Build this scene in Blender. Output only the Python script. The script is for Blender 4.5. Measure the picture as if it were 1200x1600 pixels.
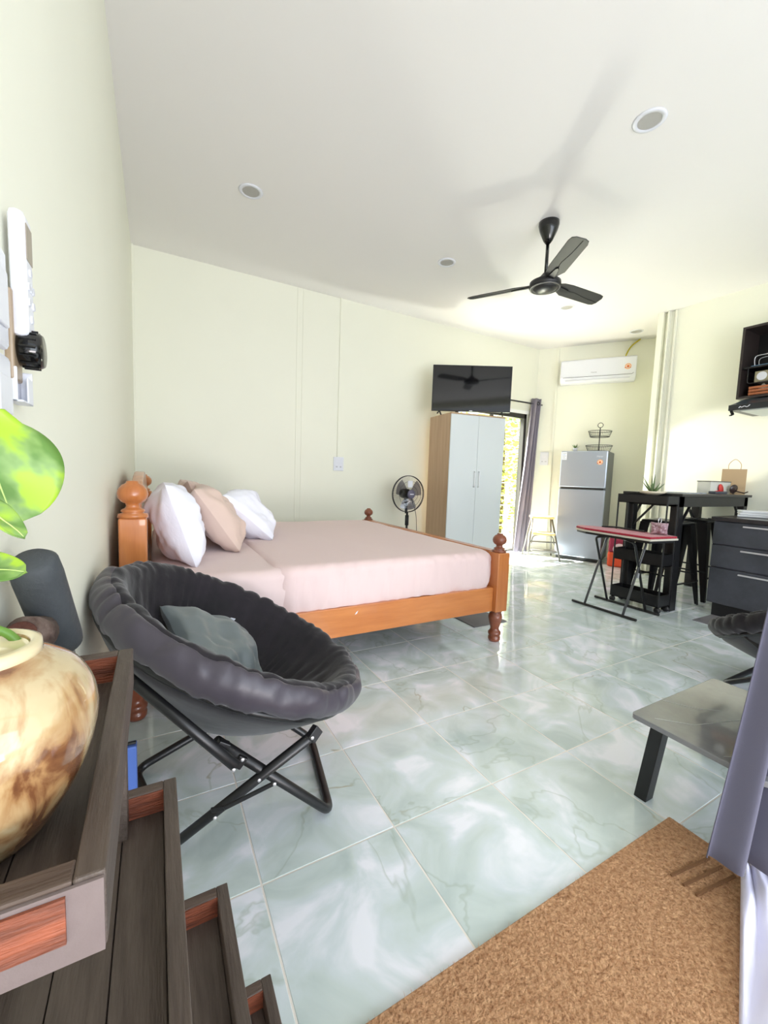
import bpy, math, random
from mathutils import Vector, Matrix, noise
random.seed(4)
PI=math.pi; R=math.radians
S=bpy.context.scene; COL=S.collection
for o in list(bpy.data.objects): bpy.data.objects.remove(o)

# ------------------------------------------------------------------ camera
cam=bpy.data.cameras.new('camera'); co=bpy.data.objects.new('camera',cam); COL.objects.link(co)
yaw,pit,rol=.5068,.0875,-.0351
fw=Vector((math.sin(yaw)*math.cos(pit),math.cos(yaw)*math.cos(pit),-math.sin(pit)))
rt=Vector((math.cos(yaw),-math.sin(yaw),0)); dn=fw.cross(rt)
r2=rt*math.cos(rol)+dn*math.sin(rol); d2=-rt*math.sin(rol)+dn*math.cos(rol)
m=Matrix((( r2.x,-d2.x,-fw.x,0),(r2.y,-d2.y,-fw.y,0),(r2.z,-d2.z,-fw.z,1.075),(0,0,0,1)))
co.matrix_world=m
cam.sensor_fit='VERTICAL'; cam.sensor_height=36; cam.lens=36*644.7/1600; cam.clip_start=.01; cam.clip_end=200
S.camera=co
# ------------------------------------------------------------------ world, exposure, lights
S.view_settings.view_transform='Standard'; S.view_settings.look='None'; S.view_settings.gamma=1
S.view_settings.exposure=.1; S.view_settings.use_curve_mapping=False
W=bpy.data.worlds.new('world'); S.world=W; W.use_nodes=True
W.node_tree.nodes['Background'].inputs[0].default_value=(.86,.93,1,1); W.node_tree.nodes['Background'].inputs[1].default_value=1.7
def lamp(name,kind,loc,aim,power,color=(1,1,1),**k):
    l=bpy.data.lights.new(name,kind); l.energy=power; l.color=color
    for a,b in k.items(): setattr(l,a,b)
    o=bpy.data.objects.new(name,l); COL.objects.link(o); o.location=loc
    o.rotation_euler=(Vector(aim)-Vector(loc)).to_track_quat('-Z','Y').to_euler(); return o
lamp('sun','SUN',(4,8,6),(4.42,7.0,4.1),45,(1,.96,.87),angle=R(.6))
lamp('daylight_from_front_opening','AREA',(2.0,-3.0,1.3),(2.3,2.5,1.1),112,(.80,.89,1),shape='RECTANGLE',size=3.8,size_y=2.2)
lamp('added_ceiling_fill','AREA',(.9,-2.6,.2),(1.0,2.8,2.4),70,(1,.94,.94),shape='RECTANGLE',size=2.2,size_y=.5)  # added fill lamp aimed upward to brighten the ceiling, in place of ground bounce
lamp('daylight_from_back_door','AREA',(4.36,4.75,1.0),(3.4,1.5,1.1),34,(.95,1,.86),shape='RECTANGLE',size=.9,size_y=1.9)
lamp('added_floor_bounce_spot','SPOT',(4.80,4.47,.04),(2.6,2.6,2.6),330,(.98,1,.86),spot_size=R(92),spot_blend=1,shadow_soft_size=.12)  # added spot standing in for sun bounced up off the doorway floor
lamp('added_glint_spot','SPOT',(3.45,5.9,.05),(5.16,2.42,1.36),800,(1,.98,.86),spot_size=R(12),spot_blend=.25,shadow_soft_size=.05)  # added spot in place of sun mirrored up onto the kitchen wall

# ------------------------------------------------------------------ helpers
class MB:
    def __init__(s): s.v=[];s.f=[]
    def add(s,vs,fs):
        n=len(s.v); s.v+= [tuple(v) for v in vs]; s.f+=[tuple(i+n for i in f) for f in fs]; return s
    def box(s,c,d,rz=0,mat=None):
        x,y,z=[k/2 for k in d]; vs=[Vector((a*x,b*y,e*z)) for a in(-1,1) for b in(-1,1) for e in(-1,1)]
        M=mat if mat else Matrix.Rotation(rz,3,'Z'); vs=[M@v+Vector(c) for v in vs]
        return s.add(vs,[(0,1,3,2),(4,6,7,5),(0,4,5,1),(2,3,7,6),(0,2,6,4),(1,5,7,3)])
    def bb(s,a,b): # by corners
        return s.box([(a[i]+b[i])/2 for i in range(3)],[abs(b[i]-a[i]) for i in range(3)])
    def beam(s,a,b,w,t,up=(0,0,1)):
        a=Vector(a);b=Vector(b);d=(b-a);L=d.length;d.normalize();u=Vector(up)
        if abs(d.dot(u))>.99:u=Vector((0,1,0))
        x=d.cross(u).normalized();y=x.cross(d)
        M=Matrix((x,y,d)).transposed()
        return s.box((a+b)/2,(w,t,L),mat=M)
    def prism(s,pts,z0,z1,M=None):
        n=len(pts); vs=[Vector((p[0],p[1],z)) for z in(z0,z1) for p in pts]
        if M: vs=[M@v for v in vs]
        return s.add(vs,[tuple(range(n-1,-1,-1)),tuple(range(n,2*n))]+[(i,(i+1)%n,n+(i+1)%n,n+i) for i in range(n)])
    def tube(s,pts,r,n=8,closed=False,cap=True):
        P=[Vector(p) for p in pts]; N=len(P); rs=r if isinstance(r,(list,tuple)) else [r]*N
        up=None; vs=[]
        for i in range(N):
            if closed: t=P[(i+1)%N]-P[i-1]
            else: t=P[min(i+1,N-1)]-P[max(i-1,0)]
            t.normalize()
            if up is None:
                up=Vector((0,0,1)) if abs(t.z)<.9 else Vector((1,0,0))
            x=t.cross(up)
            if x.length<1e-5: x=t.cross(Vector((0,1,0)))
            x.normalize(); y=x.cross(t).normalized(); up=y
            for k in range(n):
                a=2*PI*k/n; vs.append(P[i]+(x*math.cos(a)+y*math.sin(a))*rs[i])
        fs=[]
        for i in range(N if closed else N-1):
            for k in range(n):
                a=i*n+k;b=i*n+(k+1)%n;c=((i+1)%N)*n+(k+1)%n;d=((i+1)%N)*n+k; fs.append((a,d,c,b))
        if cap and not closed: fs+= [tuple(range(n)),tuple((N-1)*n+k for k in range(n-1,-1,-1))]
        return s.add(vs,fs)
    def lathe(s,prof,c=(0,0,0),n=24,M=None):
        vs=[];N=len(prof)
        for r,z in prof:
            for k in range(n):
                v=Vector((r*math.cos(2*PI*k/n),r*math.sin(2*PI*k/n),z))
                vs.append((M@v if M else v)+Vector(c))
        fs=[(i*n+k,i*n+(k+1)%n,(i+1)*n+(k+1)%n,(i+1)*n+k) for i in range(N-1) for k in range(n)]
        fs+=[tuple(range(n-1,-1,-1)),tuple((N-1)*n+k for k in range(n))]
        return s.add(vs,fs)
    def grid(s,fn,nu,nv,cu=False):
        vs=[fn(i/(nu if cu else nu-1),j/(nv-1)) for j in range(nv) for i in range(nu)]
        fs=[]
        for j in range(nv-1):
            for i in range(nu if cu else nu-1):
                fs.append((j*nu+i,j*nu+(i+1)%nu,(j+1)*nu+(i+1)%nu,(j+1)*nu+i))
        return s.add(vs,fs)
    def ring(s,c,r,tr,n=40,m=6,M=None):
        pts=[]
        for k in range(n):
            v=Vector((r*math.cos(2*PI*k/n),r*math.sin(2*PI*k/n),0)); pts.append((M@v if M else v)+Vector(c))
        return s.tube(pts,tr,m,closed=True)
def bez(pts,n=8):
    # smooth corners: catmull-rom
    P=[Vector(p) for p in pts]; out=[]
    for i in range(len(P)-1):
        a=P[max(i-1,0)];b=P[i];c=P[i+1];d=P[min(i+2,len(P)-1)]
        for k in range(n):
            t=k/n; out.append(.5*((2*b)+(c-a)*t+(2*a-5*b+4*c-d)*t*t+(3*b-a-3*c+d)*t**3))
    out.append(P[-1]); return out
def fillet(pts,r,n=6):
    P=[Vector(p) for p in pts]; out=[P[0]]
    for i in range(1,len(P)-1):
        a=(P[i-1]-P[i]).normalized(); b=(P[i+1]-P[i]).normalized()
        p0=P[i]+a*r; p1=P[i]+b*r
        for k in range(n+1):
            t=k/n; out.append(p0*(1-t)**2+P[i]*2*t*(1-t)+p1*t*t)
    out.append(P[-1]); return out
def obj(name,mb,mat,parent=None,label=None,bevel=0,smooth=False,world=False,sub=0,kind=None,solid=0):
    me=bpy.data.meshes.new(name); vs=mb.v
    if world and parent:
        inv=chain(parent).inverted(); vs=[inv@Vector(v) for v in vs]
    me.from_pydata([tuple(v) for v in vs],[],mb.f); me.update()
    me.materials.append(mat)
    o=bpy.data.objects.new(name,me); COL.objects.link(o)
    if parent: o.parent=parent
    if smooth:
        for p in me.polygons: p.use_smooth=True
    if solid: q=o.modifiers.new('solid','SOLIDIFY'); q.thickness=solid; q.offset=0
    if bevel:
        q=o.modifiers.new('bevel','BEVEL'); q.width=bevel; q.segments=2; q.limit_method='ANGLE'; q.angle_limit=R(40)
    if sub: q=o.modifiers.new('sub','SUBSURF'); q.levels=sub; q.render_levels=sub
    if label: o['label']=label
    if kind: o['kind']=kind
    return o
def chain(o):
    M=Matrix.Translation(o.location)@o.rotation_euler.to_matrix().to_4x4()
    return chain(o.parent)@M if o.parent else M
def thing(name,label,cat,loc=(0,0,0),rz=0,group=None):
    o=bpy.data.objects.new(name,None); COL.objects.link(o); o.location=loc; o.rotation_euler=(0,0,rz)
    o.empty_display_size=.05
    return tag(o,label,cat,group)
def tag(o,label,cat,group=None):
    o['label']=label;o['category']=cat
    if group:o['group']=group
    return o
def dup(root,loc,rz,label):
    r=root.copy();COL.objects.link(r);r.location=loc;r.rotation_euler=(0,0,rz);r['label']=label
    for ch in list(root.children):
        c=ch.copy();COL.objects.link(c);c.parent=r
        for g in list(ch.children):
            d=g.copy();COL.objects.link(d);d.parent=c
    return r
def struct(name,mb,mat,parent=None,**k):
    o=obj(name,mb,mat,parent,**k)
    if not parent:o['kind']='structure'
    return o
def text(name,s,size,M,mat,parent,ext=.0005):
    c=bpy.data.curves.new(name,'FONT'); c.body=s; c.size=size; c.extrude=ext; c.align_x='CENTER'; c.align_y='CENTER'
    t=bpy.data.objects.new(name+'_tmp',c); COL.objects.link(t)
    dg=bpy.context.evaluated_depsgraph_get(); me=bpy.data.meshes.new_from_object(t.evaluated_get(dg))
    bpy.data.objects.remove(t); me.transform(M); me.materials.clear(); me.materials.append(mat); me.name=name
    o=bpy.data.objects.new(name,me); COL.objects.link(o); o.parent=parent; return o

# ------------------------------------------------------------------ materials
def lin(c):
    c=[k/255 for k in c]; return tuple((k/12.92 if k<=.04045 else ((k+.055)/1.055)**2.4) for k in c)+(1,)
def mat(name,c,rough=.5,metal=0,spec=.5,coat=0,sheen=0,bump=0,bscale=40,var=0,vscale=6,trans=0,emit=0,c2=None,stretch=(1,1,1),detail=4,ior=None,alpha=1,sss=0):
    m=bpy.data.materials.new(name); m.use_nodes=True; n=m.node_tree; b=n.nodes['Principled BSDF']
    col=lin(c); b.inputs['Base Color'].default_value=col; b.inputs['Roughness'].default_value=rough
    b.inputs['Metallic'].default_value=metal; b.inputs['Specular IOR Level'].default_value=spec
    b.inputs['Coat Weight'].default_value=coat; b.inputs['Sheen Weight'].default_value=sheen
    b.inputs['Transmission Weight'].default_value=trans; b.inputs['Alpha'].default_value=alpha
    if sheen: b.inputs['Sheen Roughness'].default_value=.4
    if ior: b.inputs['IOR'].default_value=ior
    if emit: b.inputs['Emission Color'].default_value=col; b.inputs['Emission Strength'].default_value=emit
    if bump or var or c2:
        tc=n.nodes.new('ShaderNodeTexCoord'); mp=n.nodes.new('ShaderNodeMapping'); mp.inputs['Scale'].default_value=stretch
        n.links.new(tc.outputs['Object'],mp.inputs[0])
        if var or c2:
            t=n.nodes.new('ShaderNodeTexNoise'); t.inputs['Scale'].default_value=vscale; t.inputs['Detail'].default_value=detail; t.inputs['Roughness'].default_value=.6
            n.links.new(mp.outputs[0],t.inputs['Vector'])
            cr=n.nodes.new('ShaderNodeValToRGB'); cr.color_ramp.elements[0].position=.32; cr.color_ramp.elements[1].position=.68
            a=col; d=lin(c2) if c2 else tuple(min(1,k*(1-var)) for k in col[:3])+(1,)
            cr.color_ramp.elements[0].color=d; cr.color_ramp.elements[1].color=a
            n.links.new(t.outputs['Fac'],cr.inputs[0]); n.links.new(cr.outputs[0],b.inputs['Base Color'])
        if bump:
            t=n.nodes.new('ShaderNodeTexNoise'); t.inputs['Scale'].default_value=bscale; t.inputs['Detail'].default_value=5
            n.links.new(mp.outputs[0],t.inputs['Vector'])
            q=n.nodes.new('ShaderNodeBump'); q.inputs['Strength'].default_value=bump; q.inputs['Distance'].default_value=.01
            n.links.new(t.outputs['Fac'],q.inputs['Height']); n.links.new(q.outputs[0],b.inputs['Normal'])
    return m
WALL=mat('wall_paint',(240,240,224),.55,var=.02,vscale=1.2)
CEIL=mat('ceiling_paint',(236,234,232),.7)
TRIM=mat('trim_paint',(238,238,222),.45)
BLACK=mat('black_metal',(22,22,24),.38,spec=.5)
GBLACK=mat('gloss_black',(8,8,9),.15,coat=.2)
PLBLACK=mat('black_plastic',(26,26,28),.45)
CHROME=mat('chrome',(222,222,226),.3,.6)
STEEL=mat('brushed_steel',(176,184,200),.34,.7)
WHITEP=mat('white_plastic',(226,228,236),.35)
WHITED=mat('white_lacquer_door',(222,228,230),.25)
BEECH=mat('beech_laminate',(203,172,140),.45,c2=(186,152,120),stretch=(14,14,.6),vscale=3)
BEDW=mat('golden_varnished_wood',(205,130,70),.28,c2=(182,106,54),stretch=(1,9,9),vscale=2.2,coat=.4)
BEDV=mat('golden_varnished_wood_upright',(200,126,70),.28,c2=(178,104,54),stretch=(9,9,1),vscale=2.2,coat=.4)
BEDD=mat('reddish_turned_wood',(140,78,52),.28,c2=(120,62,40),stretch=(4,4,4),vscale=4,coat=.4)
SHEET=mat('pink_beige_sheet',(224,202,200),.85,sheen=.2,bump=.25,bscale=7,stretch=(1,2.5,1))
SPREAD=mat('beige_bedspread',(224,200,198),.85,sheen=.2,bump=.4,bscale=6,stretch=(2.5,1,1))
WPIL=mat('white_pillowcase',(240,240,252),.85,sheen=.2,bump=.35,bscale=12,stretch=(1,1,2.4))
BPIL=mat('beige_pillowcase',(214,190,178),.85,sheen=.2,bump=.3,bscale=9)
VELVET=mat('black_velvet',(33,27,34),.9,sheen=.28,c2=(20,17,22),vscale=9,bump=.2,bscale=30)
NYLON=mat('grey_nylon',(62,57,66),.42,sheen=.15,bump=.2,bscale=14)
NYLOND=mat('dark_nylon_sling',(32,30,35),.5,sheen=.2,bump=.1,bscale=25)
SATIN=mat('grey_satin',(108,116,118),.3,sheen=.3,bump=.25,bscale=9,spec=.6)
CURT=mat('grey_curtain_fabric',(86,84,102),.75,sheen=.3,bump=.05,bscale=300)
CURTB=mat('grey_back_curtain_fabric',(128,122,136),.75,sheen=.3)
DKWOOD=mat('dark_stained_wood',(92,80,72),.55,c2=(66,54,48),stretch=(30,3,30),vscale=3,bump=.25,bscale=12,detail=8)
DKWOODX=mat('dark_stained_wood_cross',(96,80,70),.55,c2=(70,54,46),stretch=(3,30,30),vscale=3,bump=.25,bscale=12,detail=8)
ORWOOD=mat('worn_reddish_wood',(158,84,56),.55,c2=(96,50,34),stretch=(5,30,40),vscale=3,bump=.3,bscale=12,detail=8)
GREYW=mat('sun_bleached_wood',(120,106,104),.8,c2=(98,84,82),bump=.2,bscale=60)
CTRD=mat('slate_laminate',(72,74,82),.5,c2=(54,56,62),vscale=6,detail=8)
CTRT=mat('black_worktop',(30,30,32),.25,c2=(40,40,42),vscale=60)
RED=mat('crimson_towel',(170,30,55),.95,sheen=.4,bump=.5,bscale=60)
GREYMAT=mat('grey_mat',(120,118,120),.9,bump=.3,bscale=200)
COIR=mat('coir_mat',(222,176,134),1,c2=(164,116,78),vscale=90,bump=1,bscale=150,detail=8)
FANG=mat('fan_blade_metallic',(54,54,52),.5,.0)
def glassmat(name,c=(255,255,255),r=0.0,a=.12):
    m=bpy.data.materials.new(name); m.use_nodes=True; n=m.node_tree; out=n.nodes['Material Output']; n.nodes.remove(n.nodes['Principled BSDF'])
    t=n.nodes.new('ShaderNodeBsdfTransparent'); t.inputs[0].default_value=lin(c); g=n.nodes.new('ShaderNodeBsdfGlossy'); g.inputs['Roughness'].default_value=r
    x=n.nodes.new('ShaderNodeMixShader'); x.inputs[0].default_value=a
    n.links.new(t.outputs[0],x.inputs[1]); n.links.new(g.outputs[0],x.inputs[2]); n.links.new(x.outputs[0],out.inputs[0]); return m
GLASS=glassmat('window_glass',a=.05)
SMOKE=glassmat('smoky_fan_blade',(150,148,160),.1,.1)
def marble():
    m=bpy.data.materials.new('pale_green_marble_tile'); m.use_nodes=True; N=m.node_tree; L=N.links; b=N.nodes['Principled BSDF']
    g=N.nodes.new('ShaderNodeNewGeometry'); oi=N.nodes.new('ShaderNodeObjectInfo')
    sc=N.nodes.new('ShaderNodeVectorMath'); sc.operation='SCALE'; sc.inputs['Scale'].default_value=37; L.new(oi.outputs['Random'],sc.inputs[0])
    cmb=N.nodes.new('ShaderNodeVectorMath'); cmb.operation='ADD'; L.new(g.outputs['Position'],cmb.inputs[0]); L.new(sc.outputs[0],cmb.inputs[1])
    def noi(scale,det,dist=0,rgh=.55,inp=cmb):
        t=N.nodes.new('ShaderNodeTexNoise'); t.inputs['Scale'].default_value=scale; t.inputs['Detail'].default_value=det; t.inputs['Distortion'].default_value=dist; t.inputs['Roughness'].default_value=rgh
        L.new(inp.outputs[0],t.inputs['Vector']); return t
    def ramp(src,st):
        r=N.nodes.new('ShaderNodeValToRGB'); e=r.color_ramp.elements
        e[0].position,e[0].color=st[0]; e[1].position,e[1].color=st[-1]
        for p,c in st[1:-1]:
            q=e.new(p); q.color=c
        L.new(src.outputs[0],r.inputs[0]); return r
    a=ramp(noi(4.6,5,.9,.5),[(.32,lin((192,206,204))),(.45,lin((208,220,218))),(.55,lin((218,228,232))),(.66,lin((242,244,252)))])
    v=ramp(noi(1.7,5,.5,.55),[(.488,(0,0,0,1)),(.5,(1,1,1,1)),(.507,(0,0,0,1))])
    br=ramp(noi(3.4,3,1.0),[(.6,(0,0,0,1)),(.75,(1,1,1,1))])
    mx=N.nodes.new('ShaderNodeMixRGB'); mx.inputs[2].default_value=lin((160,176,160)); L.new(a.outputs[0],mx.inputs[1])
    ml=N.nodes.new('ShaderNodeMath'); ml.operation='MULTIPLY'; ml.inputs[1].default_value=.4; L.new(v.outputs[0],ml.inputs[0]); L.new(ml.outputs[0],mx.inputs[0])
    m2=N.nodes.new('ShaderNodeMixRGB'); m2.inputs[2].default_value=lin((176,164,132)); L.new(mx.outputs[0],m2.inputs[1])
    m3=N.nodes.new('ShaderNodeMath'); m3.operation='MULTIPLY'; L.new(v.outputs[0],m3.inputs[0]); L.new(br.outputs[0],m3.inputs[1]); L.new(m3.outputs[0],m2.inputs[0])
    L.new(m2.outputs[0],b.inputs['Base Color']); b.inputs['Roughness'].default_value=.07; b.inputs['Specular IOR Level'].default_value=.62
    bp=N.nodes.new('ShaderNodeBump'); bp.inputs['Strength'].default_value=.05; bp.inputs['Distance'].default_value=.02
    w=noi(7,2,inp=g); 
    L.new(w.outputs[0],bp.inputs['Height']); L.new(bp.outputs[0],b.inputs['Normal'])
    return m
MARBLE=marble()
GROUT=mat('tile_grout',(238,232,224),.8)

# ------------------------------------------------------------------ room shell
H=3.053; D=4.515; XL=-.168; XK=5.165
A1=Vector((5.09,4.515)); wd=Vector((math.cos(R(-55.3)),math.sin(R(-55.3)))); wn=Vector((-wd.y,wd.x))  # angled wall: direction and outward normal
B1=A1+wd*2.4
fl=struct('floor',MB().bb((-.7,-1.6,-.06),(7.2,4.6,-.0012)),GROUT)
def clip(poly,nx,ny,c):      # keep nx*x+ny*y<=c
    out=[]
    for i in range(len(poly)):
        a=poly[i];b=poly[(i+1)%len(poly)];da=nx*a[0]+ny*a[1]-c;db=nx*b[0]+ny*b[1]-c
        if da<=0: out.append(a)
        if da*db<0: t=da/(da-db); out.append((a[0]+(b[0]-a[0])*t,a[1]+(b[1]-a[1])*t))
    return out
TS=.4007; full=None
for i in range(-1,16):
    for j in range(-6,9):
        x=.2302+i*TS; y=1.001+j*TS; g=.0024
        p=[(x+g,y+g),(x+TS-g,y+g),(x+TS-g,y+TS-g),(x+g,y+TS-g)]
        q=p
        if y+TS/2<2.84: q=clip(q,1,0,XK-.001)
        q=clip(q,wn.x,wn.y,wn.dot(A1)-.001); q=clip(q,0,1,D-.001)
        if len(q)<3: continue
        if q==p:
            if full is None:
                l=MB().prism([(g,g),(TS-g,g),(TS-g,TS-g),(g,TS-g)],-.008,0)
                full=obj('tile',l,MARBLE,fl,bevel=.0012); o=full
            else: o=full.copy(); COL.objects.link(o)
            o.location=(x,y,0)
        else: obj('tile',MB().prism(q,-.008,0),MARBLE,fl)
struct('ceiling',MB().bb((-.7,-1.6,H),(7.2,4.7,H+.08)),CEIL)
wl=MB().bb((XL-.12,.60,0),(XL,D+.1,H)); wl.bb((-.7,.60,0),(XL-.12,.72,H)); wl.bb((-.7,-1.6,0),(-.62,.60,H))
struct('wall_left',wl,WALL)
DX0,DX1,DZ=3.55,4.9,2.07
wb=MB().bb((XL-.12,D,0),(DX0,D+.1,H)); wb.bb((DX1,D,0),(5.16,D+.1,H)); wb.bb((DX0,D,DZ),(DX1,D+.1,H))
struct('wall_back',wb,WALL)
q0=A1; q1=B1; o2=wn*.1
struct('wall_angled',MB().prism([q0,q1,q1+o2,q0+o2],0,H),WALL)
struct('wall_right',MB().bb((XK,-1.6,0),(XK+.1,2.84,H)).bb((XK+.1,2.74,0),(7.1,2.84,H)),WALL)
struct('wall_front',MB().bb((4.9,-1.6,0),(XK,-1.5,H)).bb((-.7,-1.6,2.9),(4.9,-1.5,H)),WALL)
# wall joints and trims
def trim(n,a,b,m=TRIM): return struct('trim_%d'%n,MB().bb(a,b),m,bevel=.002)
trim(1,(XL,D-.022,0),(XL+.016,D,H)); trim(2,(1.354,D-.005,0),(1.366,D,H)); trim(3,(1.418,D-.005,0),(1.422,D,H))
t=MB()
p=A1+wd*.27-wn*.012; t.beam((p.x,p.y,0),(p.x,p.y,H),.03,.012,up=(wn.x,wn.y,0)); struct('trim_4',t,TRIM)
trim(5,(XK-.05,2.78,0),(XK,2.84,H)); trim(6,(XK-.018,2.655,0),(XK,2.675,H)); trim(7,(XK-.05,2.72,0),(XK,2.735,H))
# back sliding door
dr=struct('door_1',MB().bb((DX0,D-.01,DZ-.07),(DX1,D+.07,DZ)).bb((DX1-.05,D-.01,0),(DX1,D+.07,DZ)).bb((DX0,D-.01,0),(DX0+.05,D+.07,DZ)).bb((DX0,D-.01,0),(DX1,D+.09,.025)),mat('dark_aluminium',(60,58,56),.4,.3),bevel=.003)
obj('pane',MB().bb((DX0+.05,D+.045,.05),(4.25,D+.05,DZ-.07)),GLASS,dr)
obj('sash_frame',MB().bb((4.22,D+.03,.025),(4.27,D+.06,DZ-.07)),mat('dark_aluminium_sash',(66,64,60),.4,.3),dr)
struct('trim_8',MB().bb((DX0-.05,D-.012,DZ),(DX1+.04,D,DZ+.05)),mat('white_door_head',(244,244,240),.4))

struct('added_terrace_slab',MB().bb((-8,-12,-.16),(12,-1.61,-.06)),mat('dark_added_slab',(86,84,80),.8,c2=(74,72,68),vscale=5))  # unseen slab, added and kept dark to stop light from below reaching the ceiling
# ------------------------------------------------------------------ outside: ground, balcony rail, trees
og=MB().bb((-6,D+.2,-1.3),(20,30,-1.2)); struct('ground_outside',og,mat('grass_ground',(110,140,70),.9,c2=(150,160,90),vscale=3))
dk=MB().bb((2.5,D+.11,-.12),(7,6.2,-.03)); struct('deck_outside',dk,mat('pale_deck',(216,208,196),.6))
rl=thing('balcony_railing','thin grey horizontal railing outside the glass back door','railing',(4.8,6.1,-.03))
RM=mat('grey_rail',(150,160,160),.4,.5)
for x in(-1.8,-.2,1.4): obj('post',MB().bb((x-.02,-.02,0),(x+.02,.02,1.05)),RM,rl)
for z in(.2,.4,.6,.8,1.05): obj('rail',MB().tube([(-1.9,0,z),(2.0,0,z)],.012),RM,rl)
LEAF=[mat('leaf_green',(150,176,110),.6,c2=(214,210,110),vscale=1.5),mat('leaf_dark',(110,150,110),.6,c2=(170,196,140),vscale=1.5)]
BARK=mat('bark',(110,90,70),.9)
def tree(x,y,h,r,k,label):
    t=thing('tree',label,'tree',(x,y,-1.2),0)
    obj('trunk',MB().tube(bez([(0,0,0),(.1,.05,h*.4),(-.05,0,h*.8)]),.07),BARK,t)
    b=MB()
    for _ in range(2600):
        a=random.random()*2*PI;u=random.uniform(-1,1);rr=r*random.random()**.4;s=math.sqrt(1-u*u)
        c=Vector((rr*s*math.cos(a),rr*s*math.sin(a),h*.62+rr*u*1.5)); e=Matrix.Rotation(random.random()*6,3,'Z')@Matrix.Rotation(random.random()*3,3,'X'); w=random.uniform(.05,.1)
        b.add([c+e@Vector(v) for v in((-w,0,0),(0,-w*.45,.01),(w,0,0),(0,w*.45,.01))],[(0,1,2,3)])
    o=obj('foliage',b,LEAF[k],t); o['kind']='stuff'
tree(8.2,8.3,4.6,1.5,0,'yellow green leafy tree seen through the upper glass of the back door')
tree(12.6,10.6,5.2,1.9,1,'darker green tree farther off beyond the balcony railing')

# ------------------------------------------------------------------ bed
bed=thing('bed','golden varnished wooden double bed with turned posts and ball finials','bed',(1.0,2.94,0))
PX0,PX1,PY0,PY1=-.083,1.978,1.98,3.90
FIN=[(.001,.118),(.018,.117),(.020,.110),(.032,.104),(.043,.090),(.046,.076),(.043,.062),(.034,.051),(.022,.045),(.020,.036),(.024,.030),(.034,.026),(.036,.020),(.030,.016),(.044,.012),(.046,0)]
def bpost(x,y,top,fs,lab=None):
    p=obj('post',MB().bb((x-.05,y-.05,.21),(x+.05,y+.05,top)),BEDV,bed,bevel=.006,world=True)
    obj('finial',MB().lathe([(a*fs,b*fs*1.05) for a,b in reversed(FIN)],(x,y,top),28),BEDD if x>1 else BEDV,p,smooth=True,world=True)
    L=[(.033,0),(.040,.012),(.040,.03),(.034,.036),(.041,.046),(.042,.06),(.036,.068),(.030,.074),(.028,.09),(.040,.13),(.046,.165),(.040,.19),(.030,.196),(.042,.202),(.042,.21)]
    obj('turned_leg',MB().lathe(L,(x,y,0),28),BEDD,p,smooth=True,world=True)
bpost(PX0,PY0,.868,1.22); bpost(PX0,PY1,.868,1.22); bpost(PX1,PY0,.602,1.0); bpost(PX1,PY1,.602,1.0)
for y in(PY0,PY1): obj('side_rail',MB().bb((PX0+.05,y-.02,.212),(PX1-.05,y+.02,.372)),BEDW,bed,bevel=.004,world=True)
obj('footboard',MB().bb((PX1-.022,PY0+.05,.25),(PX1+.018,PY1-.05,.585)),BEDV,bed,bevel=.008,world=True)
obj('footboard_cap',MB().bb((PX1-.035,PY0+.05,.585),(PX1+.03,PY1-.05,.605)),BEDV,bed,bevel=.006,world=True)
hp=[(PY0+.05,.25),(PY1-.05,.25),(PY1-.05,.76)]
for k in range(13):
    s=k/12; y=PY1-.05-(PY1-PY0-.1)*s; hp.append((y,.80+.25*math.sin(PI*s)**.6))
hp.append((PY0+.05,.76))
Mh=Matrix(((0,0,1,0),(1,0,0,0),(0,1,0,0),(0,0,0,1)))
obj('headboard',MB().prism(hp,PX0-.025,PX0+.025,Mh),BEDV,bed,bevel=.006,world=True)
obj('paint_chip',MB().prism([(0,0),(.012,.004),(.02,.02),(.008,.012)],0,.001,Matrix.Translation((.93,PY0-.0205,.325))@Matrix.Rotation(R(90),4,'X')),WHITEP,bed,label='white paint chip on the side rail',world=True)
def mattress(x0,x1,y0,y1,z0,z1,r,nx,ny,fn):
    b=MB(); cx,cy=(x0+x1)/2,(y0+y1)/2; hx,hy=(x1-x0)/2,(y1-y0)/2
    # perimeter loop with rounded corners, rings from bottom to top then inwards
    def loop(s,rc):
        pts=[]
        a,c=hx-s,hy-s
        for q,(sx,sy) in enumerate(((1,1),(-1,1),(-1,-1),(1,-1))):
            for k in range(7):
                an=q*PI/2+k/6*PI/2; pts.append((sx*(a-rc)+rc*math.cos(an),sy*(c-rc)+rc*math.sin(an)))
        out=[]
        n=len(pts)
        for i in range(n):
            p0,p1=pts[i],pts[(i+1)%n]; d=math.dist(p0,p1); m=60 if i%7==6 else 1
            for j in range(m): t=j/m; out.append((cx+p0[0]+(p1[0]-p0[0])*t,cy+p0[1]+(p1[1]-p0[1])*t))
        return out
    rings=[(0.01,z0),(0,z0+.03),(0,z0+(z1-z0)*.35),(0,z0+(z1-z0)*.65),(.002,z1-r)]+[(r*(1-math.cos(k/5*PI/2)),z1-r+r*math.sin(k/5*PI/2)) for k in range(1,6)]+[(r+.06,z1)]
    vs=[];
    for s,z in rings:
        for x,y in loop(s,max(.01,.10-s*.3)): vs.append(fn(Vector((x,y,z)),s))
    n=len(loop(0,.1)); fs=[(i*n+k,i*n+(k+1)%n,(i+1)*n+(k+1)%n,(i+1)*n+k) for i in range(len(rings)-1) for k in range(n)]
    fs.append(tuple((len(rings)-1)*n+k for k in range(n))); b.add(vs,fs); return b
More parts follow.
